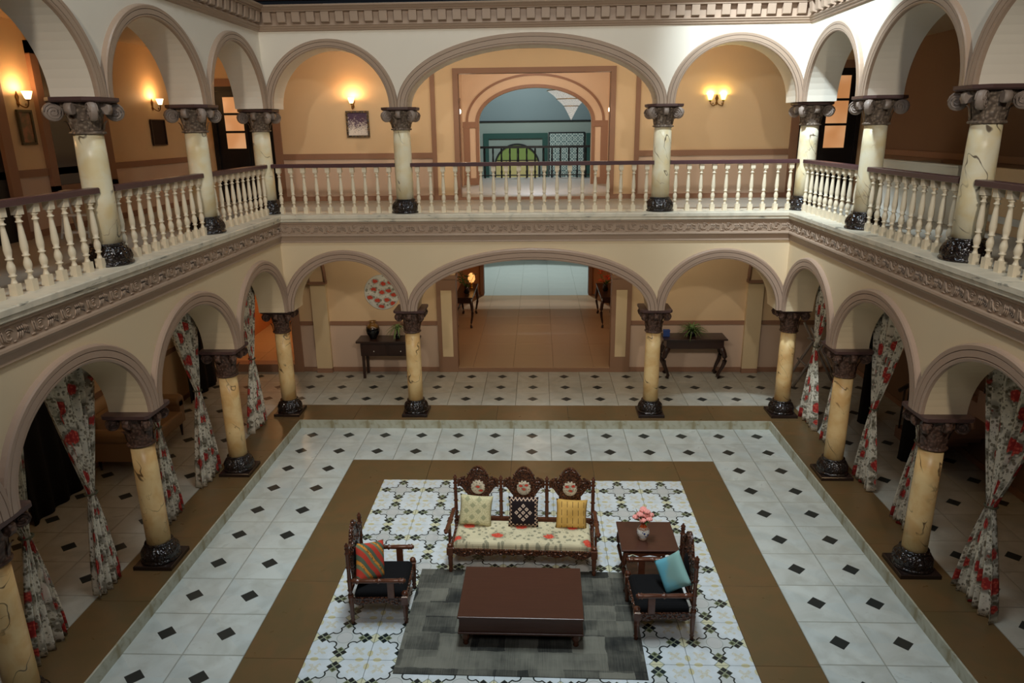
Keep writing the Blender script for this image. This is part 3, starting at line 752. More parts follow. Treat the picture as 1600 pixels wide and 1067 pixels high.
# dark railing at the far edge of the anteroom landing
MB().box(-1.7, 1.7, 2.56, 8.5, 3.505, 3.526).build('floor', UFm, kind='structure', label='landing floor behind the inner arch')
o = thing('dark_railing', 'dark railing at the far edge of the landing, seen through the central upper arch', 'railing', (.02, 8.3, 3.52))
MB().box(-1.6, 1.6, -.03, .03, .76, .82).build('handrail', metal_dk, o); MB().box(-1.6, 1.6, -.02, .02, .06, .09).build('bottom_rail', metal_dk, o)
pb = MB().lathe([(.022, .0), (.022, .12), (.03, .16), (.016, .22), (.026, .42), (.018, .6), (.026, .66), (.018, .76)], 8).mesh('baluster', metal_dk)
for i in range(15): link('baluster', pb, o, (-1.54+.22*i, 0, 0))

# ---- gallery side walls
SX = 6.3
def side_wall(s):
    nm = 'left' if s < 0 else 'right'
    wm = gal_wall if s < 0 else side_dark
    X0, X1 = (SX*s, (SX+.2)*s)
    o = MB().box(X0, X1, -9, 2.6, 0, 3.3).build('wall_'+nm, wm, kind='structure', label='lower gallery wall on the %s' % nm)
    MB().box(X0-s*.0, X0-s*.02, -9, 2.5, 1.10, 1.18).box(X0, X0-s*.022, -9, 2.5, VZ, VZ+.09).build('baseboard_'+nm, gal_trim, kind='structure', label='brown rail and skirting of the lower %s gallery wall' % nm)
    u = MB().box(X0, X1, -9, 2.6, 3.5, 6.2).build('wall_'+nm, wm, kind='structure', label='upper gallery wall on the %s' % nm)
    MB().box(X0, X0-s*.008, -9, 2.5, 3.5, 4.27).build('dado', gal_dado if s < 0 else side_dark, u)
    MB().box(X0, X0-s*.03, -9, 2.5, 4.26, 4.35).box(X0, X0-s*.028, -9, 2.5, 3.5, 3.6).build('trim_%d' % (10 if s < 0 else 11), gal_trim, kind='structure', label='brown chair rail and skirting of the upper %s gallery wall' % nm)
side_wall(-1); side_wall(1)
# upper left wall: dark window with frame
wn = MB().box(-6.3, -6.24, -1.62, -1.48, 4.0, 5.9).box(-6.3, -6.24, -.32, -.14, 4.0, 5.9).box(-6.3, -6.24, -1.62, -.14, 3.98, 4.12).box(-6.3, -6.24, -1.62, -.14, 5.75, 5.9).build('window_2', gal_trim, kind='structure', label='dark window in the upper left gallery wall')
MB().box(-6.3, -6.27, -1.48, -.48, 4.12, 5.75).build('pane', pane_d, wn)
MB().box(-6.3, -6.26, -.5, -.44, 4.12, 5.75).box(-6.3, -6.262, -.44, -.32, 4.12, 5.75).build('casing', pier_brown, wn)
MB().box(-6.3, -6.22, -2.42, -2.26, 3.5, 5.9).box(-6.3, -6.22, -3.6, -3.45, 3.5, 5.9).box(-6.3, -6.22, -3.6, -2.26, 5.9, 6.02).box(-6.3, -6.27, -3.45, -2.42, 3.5, 5.9, 1).build('door_6', [gal_trim, door_wood], kind='structure', label='dark door with brown frame at the near end of the upper left gallery')
# upper doors in the back wall ends
def pane_door(nm, lab, x0, x1, z1, leaves, lintel):
    d = MB().box(x0, x0+.08, BY-.03, BY+.1, 3.5, z1).box(x1-.06, x1, BY-.03, BY+.1, 3.5, z1).box(x0, x1, BY-.03, BY+.1, z1-.08, z1).box(x0, x1, BY-.04, BY+.02, z1, z1+.13, 1).box(x0, x1, BY+.02, BY+.06, 3.5, z1).build(nm, [door_wood, gal_trim], kind='structure', label=lab)
    for a, b, pz0, pz1 in leaves:
        h = (pz1-pz0)/3
        for k in range(3): MB().box(a, b, BY+.0, BY+.02, pz0+k*h+.02, pz0+(k+1)*h-.02).build('pane', pane_m, d)
        w = .05
        MB().box(a-w, a, BY-.01, BY+.02, 3.55, pz1+.08).box(b, b+w, BY-.01, BY+.02, 3.55, pz1+.08).box(a, b, BY-.01, BY+.02, pz1-.02, pz1+.08).box(a, b, BY-.01, BY+.02, pz0+h-.02, pz0+h+.02).box(a, b, BY-.01, BY+.02, pz0+2*h-.02, pz0+2*h+.02).box(a, b, BY-.01, BY+.02, 3.55, pz0+.02).build('leaf', door_wood, d)
pane_door('door_7', 'dark double door with lit amber panes at the left end of the upper gallery', -5.86, -4.7, 5.56, [(-5.62, -5.27, 4.46, 5.40), (-5.1, -4.86, 4.46, 5.40)], 0)
pane_door('door_8', 'dark door with lit amber panes at the right end of the upper gallery', 4.74, 5.80, 5.72, [(5.2, 5.57, 4.36, 5.62)], 0)

# ================================================================= COLUMNS
def volute(mb, M, m=0, r=.075, w=.045):
    """scroll disc in the xz plane of M with a spiral bead on both faces"""
    mb.lathe([(.001, -w/2), (r*.93, -w/2), (r, -w/4), (r, w/4), (r*.93, w/2), (.001, w/2)], 20, m, M @ RX(PI/2), caps=False)
    for sg in (-1, 1):
        pts = []
        for k in range(26):
            t = k/25; a = t*2.4*2*PI; rr = r*(.92-.78*t); pts.append((rr*math.cos(a), sg*(w/2+.003), rr*math.sin(a)))
        mb.tube(pts, .007, 5, m, M)
def base_mesh(r, h, R):
    prof = [(R*1.0, 0), (R*1.03, .012), (R*1.0, .028), (R*.93, .034), (R*.97, .05), (R*.98, .075), (R*.95, .10), (R*.89, h*.62), (R*.80, h*.75), (r*1.22, h*.83), (r*1.08, h*.87), (r*1.2, h*.91), (r*1.2, h*.97), (r*.95, h)]
    def rad(a, k):
        if .3 < k < .72: return 1+.06*math.cos(16*a)*math.sin((k-.3)/.42*PI)
        return 1
    return MB().lathe(prof, 56, rad=rad).mesh('base', base_m)
def capital(r, H, ab, upper, mat):
    mb = MB()
    prof = [(r*.98, 0), (r*1.14, .004), (r*1.18, .014), (r*1.12, .026), (r*1.0, .03), (r*.98, .05), (r*1.02, H*.35), (r*1.12, H*.6), (r*1.3, H*.84), (r*1.5, H-.03), (r*1.62, H-.0)]
    def rad(a, k):
        if k > .45: return 1+.05*math.cos(8*a)*min(1, (k-.45)*4)
        return 1
    mb.lathe(prof, 48, rad=rad)
    # acanthus leaves curling off the bell
    for i in range(8):
        a = PI/8+i*PI/4; top = H*.66 if i % 2 else H*.5
        c, s = math.cos(a), math.sin(a); px, py = -s, c
        pts = []
        for k in range(7):
            t = k/6; z = .035+(top-.035)*t; rr = r*(1.0+.18*t)+.012+.03*max(0, t-.6)**1*2
            pts.append((rr, z-(.02 if k == 6 else 0)))
        vs = []; fs = []
        for k, (rr, z) in enumerate(pts):
            w = r*.30*math.sin(PI*(.22+.70*k/6))+.004
            for q in (-1, 0, 1):
                R_ = rr-(.012 if q else 0); vs.append((c*R_+px*w*q, s*R_+py*w*q, z))
        for k in range(6):
            for q in range(2): fs.append((3*k+q, 3*k+q+1, 3*k+q+4, 3*k+q+3))
        mb.add(vs, fs, 0, True)
    return mb.mesh('capital', mat)
def abacus(ab, th, oct_):
    if oct_:
        c = ab*.42; pts = [(-ab, -ab+c), (-ab+c, -ab), (ab-c, -ab), (ab, -ab+c), (ab, ab-c), (ab-c, ab), (-ab+c, ab), (-ab, ab-c)]
    else: c = .03; pts = [(-ab, -ab+c), (-ab+c, -ab), (ab-c, -ab), (ab, -ab+c), (ab, ab-c), (ab-c, ab), (-ab+c, ab), (-ab, ab-c)]
    n = len(pts); mb = MB(); rings = [(0, .93), (th*.3, 1.0), (th, 1.0)]
    vs = [(x*k, y*k, z) for z, k in rings for x, y in pts]; fs = [tuple(range(n-1, -1, -1)), tuple(range(2*n, 3*n))]
    for q in range(2):
        for i in range(n): fs.append((q*n+i, q*n+(i+1) % n, (q+1)*n+(i+1) % n, (q+1)*n+i))
    mb.add(vs, fs); return mb.mesh('abacus', aba_m)
def make_column(upper):
    if upper: z0, hb, zsh, ztop, r, R, ab, th, cm = 0, .215, 1.24, 1.57, .135, .215, .265, .045, cap_up_m
    else: z0, hb, zsh, ztop, r, R, ab, th, cm = .05, .21, 1.44, 1.85, .125, .205, .25, .05, cap_m
    o = thing('column', '', 'column')
    if not upper: MB().cham(-.215, .215, -.215, .215, 0, .05, .008).build('plinth', plinth_m, o)
    link('base', base_mesh(r, hb, R), o, (0, 0, z0))
    zb = z0+hb-.005
    MB().lathe([(r*1.0, zb), (r*1.0, zb+.4), (r*.985, zb+.8), (r*.95, zsh)], 40).build('shaft', marble_up if upper else marble, o)
    H = ztop-th-zsh
    link('capital', capital(r, H, ab, upper, cm), o, (0, 0, zsh))
    link('abacus', abacus(ab, th, upper), o, (0, 0, ztop-th))
    vm = MB()
    volute(vm, T(0, 0, 0), 0, .085 if upper else .068, .06); vme = vm.mesh('volute', vol_m if upper else cap_m)
    for k in range(4):
        a = PI/4+k*PI/2; link('volute', vme, o, ((ab*.98)*math.cos(a), (ab*.98)*math.sin(a), ztop-th-(.082 if upper else .07)), a)
    tm = MB().prism([(.0, 0), (.045, -.01), (.065, .03), (.06, .075), (.03, .10), (-.03, .10), (-.01, .05)], -.034, .034, sm=True).mesh('tongue', vol_m if upper else cap_m)
    for k in range(4):
        a = k*PI/2; link('tongue', tm, o, ((ab*.72)*math.cos(a), (ab*.72)*math.sin(a), ztop-th-.10), a)
    return o
pos_words = {
 (-4.16, .33): 'in the back left corner', (-1.98, .33): 'left of the wide central arch', (1.98, .33): 'right of the wide central arch', (4.16, .33): 'in the back right corner',
 (-4.16, -1.85): 'second from the back on the left side', (-4.16, -4.06): 'third from the back on the left side', (-4.16, -6.27): 'fourth from the back on the left side, nearest the camera',
 (4.16, -1.85): 'second from the back on the right side', (4.16, -4.06): 'third from the back on the right side', (4.16, -6.27): 'fourth from the back on the right side, nearest the camera'}
for upper in (0, 1):
    c0 = make_column(upper); reg(c0)
    for k, ((x, y), w) in enumerate(pos_words.items()):
        c = c0 if k == 0 else dup(c0)
        c.location = (x, y, 3.53 if upper else VZ)
        tag(c, ('upper cream marble column on the balcony ledge, ' if upper else 'lower cream marble column on a dark plinth, ')+w, group='upper balcony columns' if upper else 'lower arcade columns')

# ================================================================= BALUSTRADES
def baluster_mesh():
    mb = MB(); hw = .028
    mb.box(-hw, hw, -hw, hw, 0, .095); mb.box(-hw, hw, -hw, hw, .625, .70)
    mb.lathe([(.026, .095), (.020, .105), (.013, .135), (.017, .15), (.026, .155), (.026, .163), (.017, .168), (.024, .19), (.028, .215), (.026, .24), (.016, .275), (.015, .285),
              (.026, .29), (.026, .298), (.018, .304), (.024, .34), (.026, .37), (.022, .45), (.016, .53), (.014, .56), (.025, .565), (.025, .573), (.016, .578), (.015, .60), (.025, .608), (.025, .615), (.018, .625)], 12)
    mb.v = [(x*1.18, y*1.18, z) for x, y, z in mb.v]
    return mb.mesh('baluster', balu_m)
bal = baluster_mesh()
def balustrade(x0, y0, x1, y1, n, lab):
    L = math.hypot(x1-x0, y1-y0); o = thing('balustrade', lab, 'balustrade', ((x0+x1)/2, (y0+y1)/2, 3.53), math.atan2(y1-y0, x1-x0), 'balcony balustrades')
    mb = MB(); pf_ = [(-.05, .70), (-.055, .705), (-.055, .75), (-.048, .757), (.048, .757), (.055, .75), (.055, .705), (.05, .70)]
    vs = [(sx*L/2, q, z) for sx in (-1, 1) for q, z in pf_]; n8 = 8
    mb.add(vs, [tuple(range(8)), tuple(range(15, 7, -1))]+[(i, (i+1) % 8, (i+1) % 8+8, i+8) for i in range(8)]); mb.build('handrail', rail_m, o)
    for i in range(n): link('baluster', bal, o, (-L/2+L*(i+.5)/n, 0, 0))
balustrade(-4.03, .30, -2.11, .30, 10, 'balustrade bay at the back left, below the patterned picture')
balustrade(-1.86, .30, 1.86, .30, 19, 'long central balustrade bay below the wide upper arch')
balustrade(2.11, .30, 4.03, .30, 10, 'balustrade bay at the back right, below the twin yellow lamps')
for s, w in ((-1, 'left'), (1, 'right')):
    X = 4.12*s
    for (a, b), k in zip(((.2, -1.72), (-1.98, -3.93), (-4.19, -6.14), (-6.40, -8.3)), ('farthest', 'second', 'third', 'nearest')):
        balustrade(X, a, X, b, 10, '%s balustrade bay from the back along the %s balcony' % (k, w))

# ================================================================= FURNITURE
def turned(mb, p0, p1, r, n=12, beads=(.06, .3, .7, .94), m=0):
    """turned spindle between two points"""
    P0, P1 = Vector(p0), Vector(p1); L = (P1-P0).length
    prof = [(r*.6, 0)]
    N = 40
    for k in range(1, N):
        t = k/N; q = r*(.78+.16*math.sin(PI*((t*2) % 1)))
        for b in beads:
            d = abs(t-b)*L
            if d < .014: q = max(q, r*(.75+.5*math.cos(d/.014*PI/2)))
            elif d < .024: q = min(q, r*.66)
        prof.append((q, t*L))
    prof.append((r*.6, L))
    M = Matrix.Translation(P0) @ (P1-P0).to_track_quat('Z', 'Y').to_matrix().to_4x4()
    mb.lathe(prof, n, m, M); return mb
def finial(mb, x, y, z, r=.02):
    mb.lathe([(r, 0), (r*1.2, .008), (r*.6, .016), (r*1.15, .032), (r*1.0, .045), (r*.4, .055), (r*.55, .063), (.002, .075)], 10, 0, T(x, y, z))
def crest(W, z0, zs, zc, n=28):
    """outline of a carved crest panel between two posts: half width W"""
    pts = []
    for k in range(n+1):
        t = -1+2*k/n; a = abs(t)
        if a < .52: z = zs+.02+(zc-zs-.02)*math.cos(a/.52*PI/2)**.62
        else: z = zs+.035*math.sin((a-.52)/.48*PI)-.02*(a-.52)
        pts.append((W*t, z))
    low = []
    for k in range(n+1):
        t = 1-2*k/n; a = abs(t)
        z = z0+.05*math.cos(a*PI*1.0)*-1+.03*math.sin(a*9)
        low.append((W*t*.98, z))
    return pts+low
def crest_relief(mb, W, z0, zs, zc, y):
    for sg in (-1, 1):
        mb.tube([(sg*W*q, y, zz) for q, zz in ((.08, zc-.035), (.28, zc-.06), (.42, zs+.03), (.52, zs-.01), (.7, zs-.005), (.88, zs-.02))], .009, 6)
        pts = []
        for k in range(14):
            t = k/13; a = 1.2+t*4.6; rr = .05*(1-.75*t); pts.append((sg*(W*.55+rr*math.cos(a)), y, z0+.09+rr*math.sin(a)))
        mb.tube(pts, .007, 5)
        for q in range(4):
            a = .4+q*.33; mb.sphere((sg*(.06+.05*q), y, zc-.06-.035*q), .013, 8, sq=(1.3, .6, 1))
        for q in range(5): mb.sphere((sg*W*(.45+.1*q), y, zs-.045-.012*(q % 2)), .010, 8, sq=(1.4, .6, 1))
    for q in range(7):
        a = PI*(q+.5)/7; mb.sphere((.085*math.cos(a), y, z0+.06+.10*math.sin(a)), .012, 8, sq=(1, .6, 1))
    mb.sphere((0, y, zc-.04), .022, 10, sq=(1.2, .6, .9))
def pillow_mesh(name, w, h, t, mat, N=14):
    vs = []; fs = []
    for sgn in (1, -1):
        for j in range(N+1):
            for i in range(N+1):
                u, v = -1+2*i/N, -1+2*j/N
                k = max(0, (1-u**4)*(1-v**4))**.5
                pin = 1-.07*(1-abs(v)**2)*abs(u)**3; pin2 = 1-.07*(1-abs(u)**2)*abs(v)**3
                vs.append((w/2*u*pin, -sgn*t/2*k, h/2*v*pin2))
    n1 = (N+1)**2
    for q in range(2):
        for j in range(N):
            for i in range(N):
                a = q*n1+j*(N+1)+i; fs.append((a, a+1, a+N+2, a+N+1))
    mb = MB().add(vs, fs, 0, True); me = mb.mesh(name, mat)
    bm = bmesh.new(); bm.from_mesh(me); bmesh.ops.remove_doubles(bm, verts=bm.verts, dist=.0005); bmesh.ops.recalc_face_normals(bm, faces=bm.faces); bm.to_mesh(me); bm.free()
    for p in me.polygons: p.use_smooth = True
    return me

def turned_leg(mb, x, y, h, r=.028, z0=0):
    mb.lathe([(r*.5, 0), (r*.7, .006), (r*.62, .03), (r*.85, .045), (r*.6, .06), (r*.8, .08), (r*.95, h*.7), (r*1.0, h*.78), (r*.8, h*.82), (r*1.05, h*.9), (r*1.05, h)], 12, 0, T(x, y, z0))

# ---- carved three-seat bench
def apron_poly(W, z1, n=36, d=.05, waves=6):
    top = [(-W, z1), (W, z1)]
    return top+[(W-2*W*k/n, z1-.05-d*abs(math.sin(waves*PI*k/n))*(.6+.4*math.cos(2*PI*k/n))) for k in range(n+1)]
sofa = thing('carved_bench', 'carved dark wooden three-seat bench with floral seat behind the low table', 'sofa', (-.075, -3.78, 0), -.03)
HB = .27
for i, x in enumerate((-.80, -.267, .267, .80)):
    mb = MB(); turned(mb, (x, HB, .34), (x, HB, .87), .024, 12, (.08, .22, .5, .78, .92)); finial(mb, x, HB, .865, .022)
    mb.build('back_post', turned_wood, sofa)
for sx in (-1, 1):
    mb = MB(); turned_leg(mb, sx*.80, -HB, .24, .03); mb.cham(sx*.80-.035, sx*.80+.035, -HB-.035, -HB+.035, .235, .33, .01); mb.sphere((sx*.80, -HB, .345), .032, 12, sq=(1, 1, .7)); mb.build('leg', turned_wood, sofa)
    mb = MB(); turned_leg(mb, sx*.80, HB, .34, .028); mb.build('leg', turned_wood, sofa)
    mb = MB(); turned(mb, (sx*.82, HB-.01, .50), (sx*.84, -HB-.01, .50), .026, 12, (.08, .45, .55, .92)); mb.build('armrest', turned_wood, sofa)
    MB().box(sx*.82-.012, sx*.82+.012, -.17, -.09, .3, .49).build('arm_support', turned_wood, sofa, bevel=.004)
    MB().box(sx*.79-.015, sx*.79+.015, -HB, HB, .22, .31).build('side_rail', carved_wood, sofa, bevel=.004)
mb = MB().prism(apron_poly(.77, .31), -HB-.02, -HB+.012); 
for k in range(22):
    x = -.7+1.4*k/21; mb.sphere((x, -HB-.022, .275-.02*(k % 2)), .014, 8, sq=(1.5, .6, 1))
mb.build('front_apron', carved_wood, sofa)
MB().box(-.78, .78, HB-.02, HB+.02, .33, .40).build('lower_back_rail', turned_wood, sofa, bevel=.006)
MB().box(-.78, .78, -HB+.012, HB-.03, .24, .29).build('seat_board', turned_wood, sofa)
for i, x in enumerate((-.533, 0, .533)):
    W_ = .245; mb = MB()
    pts = crest(W_, .72, .875, 1.05); mb.prism([(q+x, z) for q, z in pts], HB-.016, HB+.016)
    rl = MB(); crest_relief(rl, W_, .72, .875, 1.05, -.018); mb.add(rl.v, rl.f, 0, True, T(x, HB, 0)); mb.build('crest_panel', carved_wood, sofa)
    sp = [(-.11, .40), (.11, .40), (.125, .50), (.13, .62), (.125, .72), (.11, .80), (-.11, .80), (-.125, .72), (-.13, .62), (-.125, .50)]
    s_ = MB().prism([(q+x, z) for q, z in sp], HB-.012, HB+.012).build('splat', carved_wood, sofa)
    MB().sphere((x, HB-.015, .79), .085, 18, sq=(1, .2, 1.12)).build('medallion', medal_m, s_)
mb = MB(); mb.cham(-.765, .765, -HB+.0, HB-.05, .29, .395, .03); c_ = mb.build('seat_cushion', seat_m, sofa, bevel=.02)

# ---- cushions
def pil_mat(name, fn):
    m = MT(name, .85, .15); x, y, z = m.xyz(); m.base(fn(m, x, z)); m.bump(m.noise(150, 2), .3, .002); return m.m
def f_diamond(m, x, z):
    a = (x+z)*15; b = (x-z)*15
    k = ((a.mod(2)).lt(1))*((b.mod(2)).lt(1))
    inn = x.abs().lt(.14)
    c = m.mix(m.smooth(m.noise(90, 2), .4, .6), lin(214, 206, 166), lin(190, 184, 142)); return m.mix(k*inn*.8, c, lin(150, 152, 118))
def f_black(m, x, z):
    g1 = ((x+z)*13+.5).mod(1)-.5; g2 = ((x-z)*13+.5).mod(1)-.5
    dia = (g1.abs().mx(g2.abs())); on = dia.lt(.31)*(1-dia.lt(.17)); dot = dia.lt(.08)
    ctr = (x.abs()+z.abs()).lt(.118)
    c = m.mix((on.mx(dot))*ctr, lin(34, 26, 28), lin(214, 190, 170))
    e = x.abs().mx(z.abs()); zz = ((x+z)*22).mod(1)-.5; z2 = ((x-z)*22).mod(1)-.5
    br = (zz.abs().lt(.13)).mx(z2.abs().lt(.13)); return m.mix(e.gt(.130)*br, c, lin(196, 168, 146))
def f_mustard(m, x, z):
    w = x+(z*9).sin()*.004; s = ((w*16+.3).mod(1)-.5).abs().lt(.045)
    c = m.mix(m.smooth(m.noise(6, 3), .3, .7), lin(214, 172, 96), lin(188, 148, 76)); return m.mix(s*((z*70).sin().gt(-.6)), c, lin(70, 54, 38))
def f_stripe(m, x, z):
    k = (x*.75+z*.65+m.noise(6, 3)*.03)*7.5+.4; r = k.mod(1)
    c = m.mix(r.gt(.0), lin(196, 70, 54), lin(196, 70, 54))
    c = m.mix(r.gt(.36), c, lin(120, 124, 92)); c = m.mix(r.gt(.56), c, lin(216, 142, 58)); c = m.mix(r.gt(.74), c, lin(92, 104, 84))
    sp = (m.noise(1, 3, m.scale(m.co(), (90, 10, 90)))).gt(.60)*r.gt(.56)*r.lt(.74); return m.mix(sp, c, lin(60, 40, 30))
def f_blue(m, x, z):
    k = m.smooth(m.noise(5, 3)+x*2.2, .35, .65); return m.mix(k, lin(112, 186, 204), lin(138, 178, 172))
def pillow(lab, fn, nm, w, h, loc, rot, t=.11):
    m = pil_mat(nm, fn); o = link('cushion', pillow_mesh('cushion', w, h, t, m), None, loc, rot, label=lab, cat='cushion', group='scatter cushions'); return o
pillow('cream cushion with olive diamonds at the left end of the floral bench', f_diamond, 'cream_diamond_cloth', .385, .36, (-.62, -3.65, .565), (-.30, .06, -.05))
pillow('black cushion with white diamond embroidery in the middle of the floral bench', f_black, 'black_embroidered_cloth', .35, .35, (-.07, -3.665, .56), (-.30, 0, -.03))
pillow('mustard cushion with thin dark stripes at the right end of the floral bench', f_mustard, 'mustard_striped_cloth', .36, .34, (.48, -3.68, .545), (-.32, .03, -.03))

# ---- armchairs
def armchair(lab, loc, rz):
    o = thing('armchair', lab, 'chair', loc, rz, 'carved armchairs'); D = .27; Wd = .29   # faces local -y
    for sx in (-1, 1):
        mb = MB(); turned_leg(mb, sx*Wd, D, .34, .027); turned(mb, (sx*Wd, D, .34), (sx*Wd, D, .86), .024, 12, (.1, .3, .6, .9)); finial(mb, sx*Wd, D, .855, .022); mb.build('back_post', turned_wood, o)
        mb = MB(); turned_leg(mb, sx*Wd, -D, .24, .03); mb.cham(sx*Wd-.033, sx*Wd+.033, -D-.033, -D+.033, .235, .33, .01); mb.sphere((sx*Wd, -D, .35), .034, 12, sq=(1, 1, .8)); mb.build('leg', turned_wood, o)
        mb = MB(); turned(mb, (sx*(Wd+.01), D-.02, .50), (sx*(Wd+.01), -D-.02, .50), .026, 12, (.05, .1, .5, .9, .95)); mb.build('armrest', turned_wood, o)
        MB().box(sx*Wd-.012, sx*Wd+.012, -.17, -.10, .28, .485).build('arm_support', turned_wood, o, bevel=.004)
        ap = MB().prism([(q, z) for q, z in apron_poly(.25, .30, 24, .04, 3)], -.012, .012, M=T(sx*Wd, 0, 0) @ RZ(PI/2)); 
        for k in range(9): ap.sphere((sx*(Wd+.012), -.2+.4*k/8, .265-.012*(k % 2)), .012, 8, sq=(.6, 1.4, 1))
        ap.build('side_apron', carved_wood, o)
    fa_ = MB().prism(apron_poly(.27, .30, 24, .05, 3), -D-.012, -D+.012)
    for k in range(10): fa_.sphere((-.22+.44*k/9, -D-.012, .265-.015*(k % 2)), .013, 8, sq=(1.4, .6, 1))
    fa_.build('front_apron', carved_wood, o)
    MB().box(-.28, .28, D-.018, D+.018, .36, .42).build('lower_back_rail', turned_wood, o, bevel=.005)
    mb = MB(); mb.prism(crest(.27, .66, .82, 1.0), D-.016, D+.016)
    rl = MB(); crest_relief(rl, .26, .66, .82, 1.0, -.018); mb.add(rl.v, rl.f, 0, True, T(0, D, 0)); mb.build('crest_panel', carved_wood, o)
    s_ = MB().prism([(-.14, .40), (.14, .40), (.17, .52), (.17, .66), (.13, .78), (-.13, .78), (-.17, .66), (-.17, .52)], D-.012, D+.012).build('splat', carved_wood, o)
    MB().sphere((0, D-.012, .62), .11, 20, sq=(1, .2, 1.3)).build('back_pad', black_velvet, s_)
    mb = MB().cham(-.27, .27, -D+.0, D-.03, .25, .375, .035); mb.build('seat_cushion', black_velvet, o, bevel=.02)
    return o
armchair('carved dark armchair with black seat left of the low table, holding a red striped cushion', (-1.51, -4.62, 0), PI/2+.03)
armchair('carved dark armchair with black seat right of the low table, holding a blue cushion', (1.31, -4.80, 0), -PI/2+.03)
pillow('red, orange and green striped cushion leaning in the left armchair', f_stripe, 'red_striped_cloth', .36, .40, (-1.62, -4.66, .55), (-.34, .30, PI/2-.72), .12)
pillow('pale blue cushion leaning in the right armchair', f_blue, 'pale_blue_cloth', .34, .34, (1.42, -4.84, .58), (-.36, -.72, -PI/2+.95), .10)

# ---- rug
MB().cham(-1.165, 1.165, -.81, .81, 0, .010, .003).build('rug', rug_m, None, (-.06, -4.81, .0006), -.012, label='grey patchwork rug under the low table on the patterned tiles', cat='rug')
# ---- low table
ct = thing('low_table', 'low reddish-brown wooden coffee table on the grey rug', 'table', (-.065, -4.85, .011), -.01)
MB().box(-.60, .60, -.41, .41, .315, .34).build('tabletop', table_wood, ct, bevel=.006)
MB().box(-.585, .585, -.395, .395, .165, .315).build('apron', table_wood, ct, bevel=.003)
MB().box(-.60, .60, -.41, .41, .145, .165).build('bottom_moulding', table_wood, ct, bevel=.006)
for sx in (-1, 1):
    for sy in (-1, 1):
        MB().lathe([(.024, 0), (.03, .01), (.02, .03), (.034, .06), (.042, .09), (.03, .12), (.036, .145)], 12, 0, T(sx*.53, sy*.35, 0)).build('leg', turned_wood, ct)
# ---- side table
def cabriole(mb, x, y, dx, dy, h, r=.026, k=1.0):
    pts = []; rr = []
    for i in range(11):
        t = i/10; off = .035*math.sin(t*PI*1.6-.3)*k+(.03 if t > .93 else 0)
        pts.append((x+dx*off, y+dy*off, h*(1-t)+.012*(t > .95))); rr.append(r*(1.25-.75*t) if t < .88 else r*(.75 if t < .97 else .9))
    pts[-1] = (pts[-1][0], pts[-1][1], .012)
    mb.tube(pts, rr, 8)
sd = thing('side_table', 'square dark wooden side table with a flower vase, behind the right armchair', 'table', (1.27, -4.13, 0), .0)
MB().box(-.30, .30, -.29, .29, .53, .55).build('tabletop', table_wood, sd, bevel=.006)
MB().prism([(-.25, .53), (.25, .53), (.25, .46), (.18, .48), (.1, .45), (0, .47), (-.1, .45), (-.18, .48), (-.25, .46)], -.25, -.23).prism([(-.25, .53), (.25, .53), (.25, .46), (0, .48), (-.25, .46)], .23, .25).box(-.25, -.23, -.25, .25, .46, .53).box(.23, .25, -.25, .25, .46, .53).build('apron', turned_wood, sd)
MB().box(-.2, .2, -.2, .2, .14, .16).build('shelf', turned_wood, sd, bevel=.004)
for sx in (-1, 1):
    for sy in (-1, 1):
        mb = MB(); cabriole(mb, sx*.245, sy*.235, sx*.7, sy*.7, .53, .026); mb.build('leg', turned_wood, sd)

# ---- vase with pink roses
def mk_china():
    m = MT('painted_china', .15, .6); x, y, z = m.xyz()
    v = m.vor(26); c = m.mix(v.lt(.30), lin(230, 230, 226), lin(40, 66, 140)); c = m.mix(m.vor(60).lt(.22), c, lin(60, 50, 60))
    c = m.mix(z.gt(.125), c, m.mix(m.vor(70).lt(.4), lin(200, 170, 150), lin(110, 70, 60)))
    c = m.mix(z.gt(.150), c, lin(196, 84, 40)); c = m.mix(z.lt(.022), c, lin(176, 150, 130)); m.base(c); return m.m
china = mk_china()
vz = thing('vase', 'blue and white china vase with an orange neck on the side table', 'vase', (1.22, -4.19, .551))
MB().lathe([(.04, 0), (.045, .008), (.036, .02), (.06, .05), (.070, .08), (.066, .11), (.045, .145), (.028, .165), (.024, .19), (.035, .215), (.03, .215), (.02, .19)], 28, caps=False).build('body', china, vz)
MB().lathe([(.001, .002), (.04, .003)], 20, caps=False).build('foot', china, vz)
bq = thing('bouquet', 'bunch of pink roses standing in the china vase', 'flowers', (1.22, -4.19, .76))
pink = MT('pink_rose_petal', .6); pink.base(pink.mix(pink.noise(30, 2), lin(232, 140, 134), lin(244, 178, 168))); pink = pink.m
rose = MB()
rose.sphere((0, 0, 0), .018, 10)
for rg, (n, rr, zz, sz) in enumerate(((4, .013, .004, .017), (6, .024, -.004, .018))):
    for k in range(n):
        a = 2*PI*k/n+rg*.4; rose.sphere((rr*math.cos(a), rr*math.sin(a), zz), sz, 8, sq=(.8, .8, .9))
rme = rose.mesh('rose', pink)
RP = [(-.085, .0, .055), (-.045, -.03, .10), (-.01, .02, .125), (.03, -.02, .13), (.075, .01, .075), (.05, -.05, .06), (-.02, -.06, .05), (.02, -.01, .08), (.0, .04, .13), (-.04, .03, .075)]
st = MB()
for p in RP: link('rose', rme, bq, p, random.random()*6); st.tube([(0, 0, -.12), (p[0]*.4, p[1]*.4, p[2]*.35), p], .0025, 5)
st.build('stems', leaf_m, bq)
lf = MB()
for k in range(14):
    a = k*2.4; L_ = .08+.03*(k % 3); c, s = math.cos(a), math.sin(a)
    lf.add([(0, 0, .0), (c*L_*.5-s*.015, s*L_*.5+c*.015, .03), (c*L_, s*L_, .03+.09*(k % 2)), (c*L_*.5+s*.015, s*L_*.5-c*.015, .03)], [(0, 1, 2, 3)])
